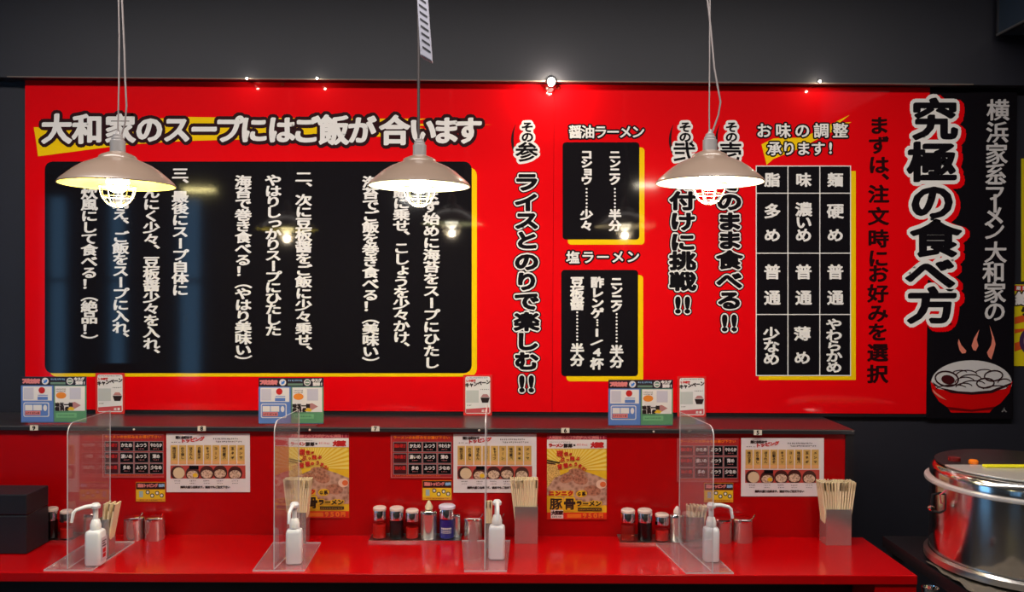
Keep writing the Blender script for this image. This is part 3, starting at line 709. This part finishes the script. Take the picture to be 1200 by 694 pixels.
q.polys('bowl_print', [ell(1214, 400, 20, 19, 24)], pm('print_violet', 70, 40, 80), 2); q.polys('bowl_ring', [ell(1214, 400, 15, 14, 24)], FOOD, 3)
c = P(1225, 260, Ye); t = thing('plain_yellow_banner', 'tall plain yellow banner cut off by the frame above the ray poster', 'banner', (c.x, Ye, c.z))
q = Print(t, Ye, .002); q.sheet('sheet', 1196.6, 186, 1262, 330, pm('poster_yellow2', 205, 190, 20), .0015); q.rects('edge_print', [(1199.5, 200, 1200.5, 320)], PORG, 1)

# ------------------------------------------------------------------ pendant lamps
BULB_L = mat('lamp_bulb_warm', (1, .9, .6), .3, emit=(1, .86, .5), es=60)
WIRE = mat('guard_wire', srgb(225, 215, 190), .35, .3)
CORD = mat('grey_cord', srgb(120, 112, 112), .5); CORDD = mat('dark_cord', srgb(50, 44, 46), .5)
def pendant(px, py, wpx, label, bulbcol, lin, cords, power):
    R = .15; dz = F*2*R/wpx; Y = CAM[1]+dz; c = P(px, py, Y)     # c: rim centre
    t = thing('pendant_lamp', label, 'lamp', (c.x, Y, c.z), group='enamel pendant lamps over the counter')
    outer = [(.150, 0), (.1505, .003), (.146, .010), (.128, .026), (.108, .043), (.088, .056), (.068, .065), (.056, .070), (.050, .073), (.048, .079), (.042, .083), (.030, .088), (.020, .092)]
    M().lathe(outer, 48, cap=False).build('shade', SHADE, t, True)
    inner = [(max(r-.0015, .018), z-.002 if z > .003 else z) for r, z in outer]
    M().lathe(list(reversed(inner)), 48, cap=False).build('shade_lining', lin, t, True)
    M().tube([(.1505*math.cos(a), .1505*math.sin(a), 0.001) for a in [2*PI*k/48 for k in range(48)]], .0016, 6, True).build('rolled_rim', SHADE, t, True)
    M().lathe([(.020, .088), (.020, .122), (.0165, .124), (.0165, .130), (.0125, .133), (.0125, .139), (.006, .142), (.004, .152), (.003, .152)], 24).build('socket_cap', mat('grey_socket', srgb(150, 146, 146), .35, .3), t, True)
    M().lathe([(.0, -.022), (.015, -.019), (.026, -.008), (.030, .006), (.027, .022), (.018, .038), (.014, .052), (.014, .085)], 20).build('bulb', bulbcol, t, True)
    M().tube([(.048*math.cos(a), .048*math.sin(a), -.004) for a in [2*PI*k/32 for k in range(32)]], .0022, 6, True).build('guard_ring', WIRE, t, True)
    w = M()
    for k in range(8):
        a = 2*PI*k/8+.2; pts = []
        for j in range(9):
            b = j/8*PI/2; pts.append((.047*math.cos(b)*math.cos(a), .047*math.cos(b)*math.sin(a), -.006-.056*math.sin(b)))
        w.tube(pts, .0014, 5)
    for b in (.5, .95): w.tube([(.047*math.cos(b)*math.cos(a), .047*math.cos(b)*math.sin(a), -.006-.056*math.sin(b)) for a in [2*PI*k/24 for k in range(24)]], .0012, 5, True)
    w.build('wire_guard', WIRE, t, True)
    for pts, r, mm in cords:
        pp = [P(a, b, Y) for a, b in pts]; pp = [Vector((p.x-c.x, 0.004*math.sin(i*1.7), p.z-c.z)) for i, p in enumerate(pp)]
        top = Vector((pp[0].x, 0, ZT-.002-c.z)); M().tube([top]+pp, r, 6).build('cord', mm, t, True)
    M().lathe([(.05, ZT-.03-c.z), (.05, ZT-.001-c.z)], 20).build('ceiling_rose', BLACKSAT, t, True)
    l = bpy.data.lights.new('pendant_glow', 'POINT'); l.energy = power; l.color = (1, .84, .62); l.shadow_soft_size = .012
    o = bpy.data.objects.new('pendant_glow', l); COL.objects.link(o); o.location = (c.x, Y, c.z-.045)
    return t
pendant(138, 217, 126, 'left pendant lamp with yellow lit lining above the first pump bottle', mat('bulb_amber', (1, .9, .5), .3, emit=(1, .85, .42), es=34),
        mat('yellow_lit_enamel', srgb(240, 232, 120), .4), [([(139, 0), (139, 40), (139.5, 100), (139, 150), (138.5, 168)], .0022, CORD), ([(143, 0), (145, 60), (147, 95), (149, 125), (146, 145), (141, 160), (139, 168)], .0026, CORD)], 4)  # the bulb's yellow light is put into the lining colour
pendant(491.5, 218.5, 118, 'pendant lamp with pale green lining beneath the slotted white strip', mat('bulb_white', (1, 1, .9), .3, emit=(1, .95, .75), es=30),
        mat('pale_enamel', srgb(225, 235, 200), .4), [([(490, 0), (490.5, 60), (490.5, 140), (491, 168)], .0042, CORDD)], 4)
pendant(831.5, 214.5, 123.5, 'right pendant lamp with warm white lining over the flavour column', mat('bulb_warm', (1, .95, .8), .3, emit=(1, .9, .65), es=34),
        mat('cream_enamel', srgb(245, 238, 215), .4), [([(832, 0), (832, 60), (831, 130), (831, 166)], .002, CORD), ([(829, 0), (833, 30), (837, 80), (844, 120), (842, 135), (835, 155), (832, 166)], .0026, CORD)], 4)

# slotted strip hanging over the middle lamp
Y = -.85; a = P(491, -60, Y); b = P(497, 74, Y)
t = thing('slotted_strip', 'narrow slotted white plastic strip hanging above the middle lamp', 'strip', (b.x, Y, b.z))
quad = [P(486, -60, Y), P(497, -60, Y), P(507, 74, Y), P(493, 66, Y)]
lo = [q_-Vector((b.x, Y, b.z)) for q_ in quad]
m = M(); m.add([(q_.x, -.012, q_.z) for q_ in lo]+[(q_.x, .012, q_.z) for q_ in lo], [(3, 2, 1, 0), (4, 5, 6, 7), (0, 1, 5, 4), (1, 2, 6, 5), (2, 3, 7, 6), (3, 0, 4, 7)])
m.build('strip_body', mat('strip_plastic', srgb(150, 150, 164), .4), t, bevel=.003)
for k in range(8):
    py = -2+k*8.2; s0 = P(491+py*.085, py, Y); s1 = P(500+py*.095, py+6.5, Y)
    p0 = s0-Vector((b.x, Y, b.z)); p1 = s1-Vector((b.x, Y, b.z))
    M().add([(p0.x, -.0127, p0.z), (p1.x, -.0127, p1.z), (p1.x, -.0127, p1.z-.005), (p0.x, -.0127, p0.z-.005)], [(0, 3, 2, 1)]).build('slot', DARKGREY, t)
M().tube([(lo[0].x+.012, 0, lo[0].z), (lo[0].x+.012, 0, ZT-.002-b.z)], .003, 6).build('hanger', CORDD, t)

# one downlight at the upper wall's edge; trim glints added as glowing discs
for px, pw, rr, lab in ((290, .12, .004, 'tiny glowing disc for a trim glint above the written black field, leftmost'), (372, .12, .004, 'tiny glowing disc for a trim glint above the sign, second from the left'), (646, 2.2, .012, 'brightest downlight above the seam of the sign, two red screws below'), (960, .25, .0045, 'tiny glowing disc for a trim glint above the flavour grid')):
    Yd = YB-.064; c = P(px, 93.0 if px < 600 else 96.5, Yd)
    t = thing('downlight_and_glint', lab, 'downlight', (c.x, Yd-.004, c.z+.002))
    M().lathe([(0, 0), (rr, 0), (rr*1.25, .002), (rr*1.25, .004)], 16, mt=Matrix.Rotation(-PI/2, 4, 'X') @ Matrix.Translation((0, 0, -.004))).build('lens', mat('glow_disc_%d' % (px > 600 and px < 700), (1, 1, 1), .3, emit=(1, .93, .78), es=14 if rr > .01 else 5), t, True)
    M().lathe([(rr*1.3, 0), (rr*1.6, 0), (rr*1.6, .004), (rr*1.3, .004)], 16, cap=False, mt=Matrix.Rotation(-PI/2, 4, 'X') @ Matrix.Translation((0, 0, -.003))).build('bezel', CHROME, t, True)
    l = bpy.data.lights.new('downlight_and_glint_glow', 'POINT'); l.energy = pw; l.color = (1, .86, .62); l.shadow_soft_size = rr*.8
    o = bpy.data.objects.new('downlight_and_glint_glow', l); COL.objects.link(o); o.location = (c.x, Yd-.028-rr, c.z-.004)

# ------------------------------------------------------------------ hood at the upper right
hc = P(1165.5, 43, .22)
t = thing('extractor_hood', 'dark blue grey extractor hood at the upper right above the rice cooker', 'hood', (hc.x, .2, hc.z))
M().box(0, -1.6, 0, 1.6, .0, ZT-hc.z-.002).build('hood_casing', mat('hood_paint', srgb(44, 58, 74), .45, .2), t)
M().box(-.006, -1.6, -.004, -.0005, .0, .004).build('lower_lip', BRUSH, t)
M().box(-.006, -.008, .005, -.0005, .0, ZT-hc.z-.01).build('corner_trim', DARKGREY, t)
# ------------------------------------------------------------------ acrylic dividers
def divider(fx, bx, pf, pb, label, ytop_f, ytop_b):
    """fx, bx: front and back foot of the upright; pf, pb: ends of the foot plate's front and back edges"""
    A = onZ(*fx, ZC); B = onZ(*bx, ZC)
    t = thing('acrylic_divider', label, 'divider', (A.x, A.y, ZC), group='clear seat dividers on the counter')
    d = (B-A); L = min(d.length, .30); d.normalize(); n = Vector((-d.y, d.x, 0))
    ht = P(fx[0], ytop_f, A.y).z-ZC
    B2 = A+d*L
    # upright with a rounded top front corner
    prof = [(0, .006), (L, .006), (L, ht+.0)]
    r = .035
    for k in range(7):
        a = PI/2+PI/2*k/6; prof.append((r+r*math.cos(a), ht-r+r*math.sin(a)))
    vs = []
    for s in (-.0015, .0015): vs += [d*u+n*s+Vector((0, 0, w)) for u, w in prof]
    k = len(prof)
    M().add(vs, [tuple(range(k)), tuple(reversed(range(k, 2*k)))]).build('upright', ACRYL, t)
    em = M()
    em.add(vs, [(i, i+k, (i+1) % k+k, (i+1) % k) for i in range(k)])
    em.build('upright_edge', ACEDGE, t)
    q = [onZ(*p, ZC)-A for p in (pf[0], pf[1], pb[1], pb[0])]
    bv = [Vector((v.x, min(v.y, -.01-A.y), .0005)) for v in q]; tv = [v+Vector((0, 0, .004)) for v in bv]
    M().add(bv+tv, [(3, 2, 1, 0), (4, 5, 6, 7)]).build('foot_plate', ACRYL, t)
    M().add(bv+tv, [(i, (i+1) % 4, (i+1) % 4+4, i+4) for i in range(4)]).build('foot_edge', ACEDGE, t)
    return t
divider((79, 669), (129, 636), ((51, 669.5), (108, 669.5)), ((104, 636), (158, 636)), 'clear acrylic divider nearest the black box, white bottle at its foot', 497, 490)
divider((321, 670), (350, 640), ((296, 670), (357, 670)), ((320, 637), (376, 637)), 'clear acrylic divider in front of the half hidden ramen poster', 494, 494)
divider((568, 670), (570, 636), ((544, 670.5), (594, 670.5)), ((541, 634.5), (598, 634.5)), 'clear acrylic divider seen edge on beside the middle pump bottle', 489, 489)
divider((835, 673), (795, 637), ((804, 673), (860, 673)), ((768, 638), (822, 638)), 'clear acrylic divider crossing the tray with the reddish oil jar and chopsticks', 500, 490)

# ------------------------------------------------------------------ counter things
def base(px, py): return onZ(px, py, ZC)
def jar(px, pyb, pyt, wpx, contents, lidcol, label, z0=0., Yc=None, topw=None):
    b = base(px, pyb); s = F/(b.y-CAM[1]); r = wpx/2/s; Y = b.y+r if Yc is None else Yc
    h = (pyb-pyt)/s*1.0
    t = thing('condiment_jar', label, 'jar', (b.x, Y, ZC+z0), group='condiment jars along the back board')
    hb = h*.60
    M().lathe([(r*.96, .0005), (r, .004), (r, hb*.92), (r*.9, hb), (r*.86, hb), ], 24).build('glass_body', GLASS, t, True)
    if contents: M().lathe([(r*.9, .003), (r*.93, .006), (r*.93, hb*contents[1]), (0, hb*contents[1])], 24).build('contents', contents[0], t, True)
    M().lathe([(r*.93, hb), (r*1.0, hb+.001), (r*1.0, h*.86), (r*.96, h*.9)], 24).build('metal_collar', CHROME, t, True)
    lw = topw or .95
    M().lathe([(r*lw, h*.9+.0005), (r*lw, h*.97), (r*lw*.85, h), (0, h)], 24).build('lid', lidcol, t, True)
    return t
SOY = mat('soy_sauce', srgb(14, 6, 8), .15); CHILI = mat('chili_oil', srgb(190, 20, 10), .3); VIN = clear('vinegar_tint', (.9, .5, .4), haze=.25, hazecol=srgb(200, 60, 50))
LIDW = mat('lid_cream', srgb(225, 205, 196), .3, coat=.3)
def steel_pot(px, pyb, pyt, wpx, label, Yc=None, z0=0., spoon=True, name='steel_pot'):
    b = base(px, pyb); s = F/(b.y-CAM[1]); r = wpx/2/s; Y = b.y+r if Yc is None else Yc; h = (pyb-pyt)/s
    t = thing(name, label, 'pot', (b.x, Y, ZC+z0), group='small steel condiment pots')
    M().lathe([(r*.94, .0003), (r*.97, .003), (r*.97, h*.84), (r, h*.86), (r, h*.88)], 28).build('body', STEEL, t, True)
    M().lathe([(r*1.02, h*.885), (r*1.02, h*.94), (r*.9, h*.985), (r*.4, h), (0, h)], 28).build('lid', CHROME, t, True)
    if spoon: M().tube([(r*.55, -r*.5, h*.95), (r*.85, -r*.6, h*1.04), (r*1.05, -r*.6, h*1.2)], [.0022, .002, .0026], 6).build('spoon_handle', CHROME, t, True)
    return t
def tray(x0, x1, pyf, label):
    a = base(x0, pyf); b = base(x1, pyf)
    t = thing('condiment_tray', label, 'tray', ((a.x+b.x)/2, a.y, ZC))
    w = (b.x-a.x)/2; yb = -.004-a.y
    M().box(-w, 0, .0005, w, yb, .003).build('tray_base', BRUSH, t)
    M().box(-w, -.0015, .0005, w, 0, .008).box(-w, yb, .0005, w, yb+.0015, .008).box(-w-.0015, 0, .0005, -w, yb, .008).box(w, 0, .0005, w+.0015, yb, .008).build('tray_lip', CHROME, t)
    return t
TZ = .0033
tray(432.5, 540, 636, 'thin steel tray holding jars beneath the middle option card')
tray(727, 800, 638.5, 'thin steel tray of jars partly behind the fourth divider')
tray(44, 84, 636, 'thin steel tray beside the black box')
jar(443.5, 634, 597, 16.5, (CHILI, .75), LIDW, 'jar of thin red liquid at the end of the middle tray', TZ)
jar(463.5, 634, 597.5, 17.5, (SOY, .97), LIDW, 'jar of black soy sauce on the middle tray', TZ)
jar(482, 634, 600, 16, (CHILI, .62), LIDW, 'short jar of bright red chili oil on the middle tray', TZ)
p1 = steel_pot(501.5, 634, 601, 20, 'steel pot with a white topped spoon on the middle tray', None, TZ, False)
M().lathe([(.004, .095), (.013, .10), (.014, .108), (.009, .118), (.004, .128), (0, .13)], 16).build('knob', mat('cream_knob', srgb(220, 205, 170), .35), p1, True)
bj = jar(523, 634, 595, 18.5, (mat('blue_label', srgb(40, 34, 130), .3), .98), mat('lid_lilac', srgb(215, 205, 225), .3), 'round jar with dark blue wrapper and white lid on the middle tray', TZ, topw=1.08)
r_b = 9.25/(F/(base(523, 634).y-CAM[1]))
m = M(); n0 = 10
for row, (z0_, z1_) in enumerate(((.035, .041), (.028, .031), (.022, .0245))):
    for k in range(7):
        a0 = -PI/2-.7+k*.2; a1 = a0+.13
        m.add([(r_b*1.012*math.cos(a0), r_b*1.012*math.sin(a0), z0_), (r_b*1.012*math.cos(a1), r_b*1.012*math.sin(a1), z0_), (r_b*1.012*math.cos(a1), r_b*1.012*math.sin(a1), z1_), (r_b*1.012*math.cos(a0), r_b*1.012*math.sin(a0), z1_)], [(0, 1, 2, 3)])
m.build('wrapper_print', PWH, bj)
steel_pot(535, 632, 604, 9, 'slim steel shaker at the far end of the middle tray', -.026, TZ, False)
steel_pot(554, 635, 608, 22, 'steel pot next to the middle tray, left of the edge-on divider')
steel_pot(580, 635, 608, 20, 'steel pot behind the middle pump bottle')
jar(737, 637, 600, 17.5, (VIN, .82), LIDW, 'jar of pale red liquid at the end of the right tray', TZ)
jar(757, 637, 600, 18, (SOY, .97), LIDW, 'jar of black soy sauce on the right tray', TZ)
jar(777, 637, 605, 17, (CHILI, .66), LIDW, 'jar of orange red chili oil on the right tray', TZ)
p2 = steel_pot(795, 637, 605, 18, 'steel pot on the right tray, seen through the divider', None, TZ, False)
M().lathe([(.004, .09), (.012, .095), (.012, .104), (.005, .116), (0, .12)], 16).build('knob', LIDW, p2, True)
steel_pot(850, 638, 610, 21, 'steel pot under the white pump nozzle')
steel_pot(873.5, 638, 610, 24, 'rightmost steel pot with a bright spoon handle')
steel_pot(152, 635.5, 608, 24, 'steel pot beside the first chopstick box')
steel_pot(176.5, 635.5, 608.5, 23, 'steel pot alone below the topping sheet with no chopsticks')
jar(56.5, 634, 598, 15, (SOY, .97), LIDW, 'dark soy jar touching the black box', TZ)
jar(74, 634, 601, 15, (CHILI, .6), LIDW, 'red chili jar seen at the first divider edge', TZ)
p3 = steel_pot(103, 634, 603, 18, 'steel pot behind the first divider and pump bottle', None, 0, False)

# pump bottles
def sq(w, d, z, r=.25, n=5):
    out = []; rr = min(w, d)*r
    for cx_, cy_, a0 in ((w/2-rr, d/2-rr, 0), (-w/2+rr, d/2-rr, PI/2), (-w/2+rr, -d/2+rr, PI), (w/2-rr, -d/2+rr, 3*PI/2)):
        for k in range(n):
            a = a0+PI/2*k/(n-1); out.append(Vector((cx_+rr*math.cos(a), cy_+rr*math.sin(a), z)))
    return out
def pump(px, pyb, pyt, wm, dm, rz, nozzle, label, lab=False, hb=.105):
    b = base(px, pyb); s = F/(b.y-CAM[1]); H = (pyb-pyt)/s
    t = thing('pump_bottle', label, 'bottle', (b.x, b.y+dm/2, ZC+.005), rz, group='white pump bottles at the dividers')
    M().loft([sq(wm*.94, dm*.94, 0), sq(wm, dm, .004), sq(wm, dm, hb*.88), sq(wm*.9, dm*.9, hb*.96), sq(wm*.6, dm*.7, hb), sq(.026, .026, hb+.002, .5)]).build('bottle_body', WPLAST, t, True)
    M().lathe([(.0165, hb+.002), (.0165, hb+.016), (.0155, hb+.018), (.012, hb+.03), (.008, hb+.033), (.008, H-.016)], 20).build('pump_collar', mat('pump_plastic', srgb(240, 238, 236), .25), t, True)
    ca, sa = math.cos(nozzle), math.sin(nozzle)
    M().lathe([(.008, H-.018), (.014, H-.016), (.015, H-.008), (.010, H-.001), (0, H)], 18).build('pump_head', WPLAST, t, True)
    M().tube([(0, 0, H-.009), (.03*ca, .03*sa, H-.008), (.055*ca, .055*sa, H-.013), (.063*ca, .063*sa, H-.02), (.068*ca, .068*sa, H-.05)], [.0075, .0065, .0055, .0055, .0045], 10).build('nozzle', WPLAST, t, True)
    if lab:
        M().box(wm/2+.0002, -dm*.36, .012, wm/2+.001, dm*.36, .085).build('label_sheet', mat('label_paper', srgb(206, 196, 206), .5), t)
        M().box(wm/2+.0011, -dm*.2, .022, wm/2+.0014, dm*.2, .034).box(wm/2+.0011, -dm*.2, .037, wm/2+.0014, dm*.2, .05).build('label_red_mark', PRED, t)
        M().box(wm/2+.0011, -dm*.25, .056, wm/2+.0014, dm*.25, .060).box(wm/2+.0011, -dm*.25, .064, wm/2+.0014, dm*.1, .068).box(wm/2+.0011, -dm*.25, .072, wm/2+.0014, dm*.25, .075).build('label_print', INK, t)
    return t
pump(107.5, 665.5, 593.5, .052, .048, .0, PI+.7, 'white pump bottle with red marked label at the first divider', True, .108)
pump(343, 663.5, 592, .05, .04, .1, -PI/2-.1, 'white pump bottle in front of the second chopstick box', False, .108)
pump(582, 658, 589, .052, .04, -.05, -PI/2+.1, 'white pump bottle by the edge-on divider', False, .108)
pump(835, 661, 592.5, .05, .045, -.05, .0, 'white pump bottle with nozzle reaching over a steel pot', False, .108)

# chopstick boxes and chopsticks
def chop_box(x0, x1, pyb, pyt, dep, label, glabel, n, top, lean=0., rows=4, m_=None, topdep=None, zt=None):
    a = base(x0, pyb); b = base(x1, pyb); s = F/(a.y-CAM[1]); w = b.x-a.x; H = (pyb-pyt)/s
    cx_ = (a.x+b.x)/2; cy_ = a.y+dep/2
    t = thing('chopstick_box', label, 'holder', (cx_, cy_, ZC+.0003 if zt is None else ZC+zt), group='steel chopstick boxes')
    w2, d2, th = w/2, dep/2, .0015
    M().box(-w2, -d2, 0, w2, -d2+th, H).box(-w2, d2-th, 0, w2, d2, H).box(-w2, -d2+th, 0, -w2+th, d2-th, H).box(w2-th, -d2+th, 0, w2, d2-th, H).build('box_wall', m_ or STEEL, t)
    M().box(-w2+th, -d2+th, 0, w2-th, d2-th, .002).build('box_floor', BRUSH, t)
    tx0, tx1, pyT = top; A_ = P(tx0, pyT, cy_); B_ = P(tx1, pyT, cy_); zT = A_.z-ZC
    cols_ = n//rows; first = None
    L = .205
    for i in range(cols_):
        for j in range(rows):
            u = (i+.5)/cols_; v = (j+.5)/rows
            tx = (A_.x+(B_.x-A_.x)*u)-cx_+random.uniform(-.0006, .0006); ty = -d2*.92+v*2*d2*.92; tz = zT+random.uniform(-.0012, .0012)
            zz = zT-L
            bx_ = (-w2+.008)+(w-.016)*u; by_ = (-d2+.007)+(dep-.014)*v; bz = max(.004, zz)
            p0 = Vector((bx_, by_, bz)); p1 = Vector((tx, ty, tz)); ax = (p1-p0)
            if first is None:
                first = M().box(-.0041, -.0026, 0, -.0003, .0026, 1).box(.0003, -.0026, 0, .0041, .0026, 1).box(-.0041, -.0025, .86, .0041, .0025, .999)
                first = first.build('chopsticks', WOOD); o = first
            elif n and i == 0 and j == 0: o = first
            else: o = first.copy(); COL.objects.link(o)
            o.location = (cx_+p0.x, cy_+p0.y, t.location.z+p0.z)
            o.rotation_mode = 'QUATERNION'; q_ = ax.to_track_quat('Z', 'Y'); o.rotation_quaternion = q_
            o.scale = (1, 1, ax.length)
            tag(o, glabel, 'chopsticks', 'chopsticks in the box: '+glabel)
    return t
chop_box(603, 630, 637.5, 594, .06, 'steel chopstick box in front of the middle topping sheet', 'pale wooden disposable chopsticks in the box before the middle topping sheet', 52, (597.5, 630.5, 561))
chop_box(968, 997.5, 639.5, 597, .06, 'steel chopstick box at the right end of the counter', 'pale wooden disposable chopsticks in the box at the counter end', 52, (958, 1001, 564))
chop_box(336, 358.5, 637.5, 601, .055, 'steel chopstick box behind the second pump bottle', 'pale wooden disposable chopsticks above the second pump bottle', 44, (333, 366, 561))
chop_box(113, 127.5, 655, 611, .045, 'narrow steel chopstick box behind the labelled pump bottle', 'pale wooden disposable chopsticks tipping out beside the labelled bottle', 15, (123, 141, 591), rows=5, zt=.005)
chop_box(807, 825, 643, 608, .045, 'steel chopstick box seen through the fourth divider', 'pale wooden disposable chopsticks seen through the fourth divider', 24, (804, 829, 594), zt=.005)
# a few slim sticks behind the middle pump bottle
chop_box(568.5, 577, 645, 615, .025, 'slim steel cup behind the middle pump bottle', 'pale wooden sticks in the slim cup behind the middle pump bottle', 6, (568, 577, 589), rows=2, zt=.005)

# black box at the left end
A = base(31, 650); B = base(48, 640.5)
t = thing('black_device', 'matte black two tier box standing on the counter at the far left', 'box', (A.x, A.y, ZC))
wd_ = B.y-A.y; zt = P(31, 580, A.y).z-ZC; zm = P(31, 604, A.y).z-ZC
MB = mat('matte_black_plastic', srgb(24, 26, 34), .5)
yaw = math.atan2(-(B.x-A.x), (B.y-A.y))
t.rotation_euler = (0, 0, 0)
M().box(-.32, 0, .001, 0, .13, zm-.002).build('lower_tier', MB, t, bevel=.003)
M().box(-.32, 0, zm+.001, 0, .13, zt).build('upper_tier', MB, t, bevel=.003)
M().box(-.318, .002, zm-.002, -.002, .128, zm+.001).build('seam', BLACKGLOSS, t)

# ------------------------------------------------------------------ rice cooker and its stand on the right
Yk = -.40; s = F/(Yk-CAM[1]); ck = P(1203, 567, Yk); Rk = 108/s
zb = ck.z-.25
COOK = mat('cooker_steel', (.74, .72, .70), .15, 1., noise=.04, nscale=80)
t = thing('rice_cooker', 'large round stainless steel cooker at the right edge with flat lid', 'cooker', (ck.x, Yk, zb))
H = .25
M().lathe([(Rk*.93, 0), (Rk*.95, .012), (Rk*.95, H-.03), (Rk*.95, H-.006)], 64).build('body', COOK, t, True)
M().lathe([(Rk*.955, .0), (Rk*1.0, .004), (Rk*1.0, .022), (Rk*.955, .028)], 64, cap=False).build('base_ring', BRUSH, t, True)
M().lathe([(Rk*.95, H-.006), (Rk, H-.005), (Rk*1.005, H), (Rk, H+.005), (Rk*.95, H+.006)], 64, cap=False).build('rim_band', mat('pale_rim', srgb(205, 198, 196), .3, .4), t, True)
M().lathe([(Rk*.95, H+.006), (Rk*.95, H+.026), (Rk*.93, H+.042), (Rk*.89, H+.050), (Rk*.86, H+.052)], 64).build('collar', COOK, t, True)
def half(r, z0, z1, a0, a1, n=36):
    pts = [(r*math.cos(a0+(a1-a0)*k/n), r*math.sin(a0+(a1-a0)*k/n)) for k in range(n+1)]; k = n+1
    return M().add([(x, y, z0) for x, y in pts]+[(x, y, z1) for x, y in pts], [tuple(reversed(range(k))), tuple(range(k, 2*k))]+[(i, (i+1) % k, (i+1) % k+k, i+k) for i in range(k)])
half(Rk*.9, H+.0525, H+.058, PI, 2*PI).build('front_lid', mat('lid_steel', (.75, .72, .68), .4, .7), t, bevel=.001)
half(Rk*.9, H+.0525, H+.057, .01, PI-.01).build('rear_lid', BLACKSAT, t, bevel=.001)
M().box(-.155, -.05, H+.0585, .16, -.028, H+.066).build('yellow_handle', mat('yellow_rubber', srgb(225, 215, 30), .45), t, bevel=.003)
M().lathe([(.014, H+.0575), (.014, H+.066), (.010, H+.070), (0, H+.071)], 18, c=(-.155, .016, 0)).build('orange_knob', mat('orange_plastic', srgb(235, 120, 20), .3), t, True)
M().lathe([(.018, H+.0575), (.018, H+.068), (.0, H+.070)], 18, c=(-.19, .06, 0)).build('dark_red_knob', mat('dark_red_plastic', srgb(110, 20, 20), .3), t, True)
M().tube([(-Rk*.95, 0, H-.03), (-Rk*1.03, 0, H-.035), (-Rk*1.04, 0, H-.06), (-Rk*1.03, 0, H-.085), (-Rk*.95, 0, H-.09)], .004, 8).build('side_handle', BLACKSAT, t, True)
M().tube([(-Rk*.98, -.05, H-.01), (-Rk*1.06, -.06, H-.02), (-Rk*1.05, -.06, H-.045), (-Rk*1.0, -.05, H-.05)], .0022, 6).build('pink_cord', mat('pink_cord', srgb(190, 60, 80), .4), t, True)
M().lathe([(0, 0), (.008, 0), (.009, .008), (.006, .014)], 14, mt=Matrix.Translation((-Rk*1.09, -.02, H-.07)) @ Matrix.Rotation(PI/2, 4, 'X')).build('valve', CHROME, t, True)
for a, z in ((-PI/2-.47, H*.56), (-PI/2-.38, .05)):
    M().lathe([(0, 0), (.005, 0), (.006, .003), (.006, .006)], 12, mt=Matrix.Translation((Rk*.955*math.cos(a)+0, Rk*.955*math.sin(a)-.003, z)) @ Matrix.Rotation(-PI/2, 4, 'X')).build('rivet', BRUSH, t, True)
# stand
st = thing('cooker_stand', 'dark low steel stand beneath the round cooker', 'stand', (ck.x, Yk, 0))
sx = P(1092, 670, Yk).x-ck.x
M().box(sx, -.33, zb-.05, .5, .33, zb-.012).build('stand_top', BLACKSAT, st)
for x_ in (sx+.03, .46):
    for y_ in (-.3, .3): M().box(x_-.02, y_-.02, 0, x_+.02, y_+.02, zb-.05).build('leg', DARKGREY, st)
# crumpled cloth
def cloth():
    m = M(); nx, ny = 34, 30; x0_, x1_, y0_, y1_ = sx+.002, .42, -.322, .04
    vs = []
    for j in range(ny+1):
        for i in range(nx+1):
            x = x0_+(x1_-x0_)*i/nx; y = y0_+(y1_-y0_)*j/ny
            z = .004+.0035*(1+math.sin(x*60+3*math.sin(y*22)))*(1 if math.hypot(x, y) > Rk*1.02 else 0)*.9+.002*(1+math.sin(y*95+x*30))*(1 if math.hypot(x, y) > Rk*1.02 else 0)
            vs.append((x, y, z))
    fs = [(j*(nx+1)+i, j*(nx+1)+i+1, (j+1)*(nx+1)+i+1, (j+1)*(nx+1)+i) for j in range(ny) for i in range(nx)]
    m.add(vs, fs); o = m.build('cloth', mat('grey_brown_cloth', srgb(92, 84, 74), .85, noise=.25, nscale=20), None, True)
    sd = o.modifiers.new('thickness', 'SOLIDIFY'); sd.thickness = .002
    o.location = (ck.x, Yk, zb-.0105)
    return tag(o, 'crumpled grey brown cloth spread beneath the round steel cooker', 'cloth')
cloth()
cb = P(1090, 693, Yk-.25)
kt = thing('steel_cup', 'small steel cup at the corner of the cooker stand, cut off by the frame', 'cup', (cb.x+.0, Yk-.25, zb-.0))
M().lathe([(.018, 0), (.022, .02), (.022, .022), (.020, .022), (.016, .003), (0, .003)], 20, cap=True).build('cup_wall', CHROME, kt, True)
print('objects', len(COL.objects), 'verts', sum(len(o.data.vertices) for o in COL.objects if o.type == 'MESH'))
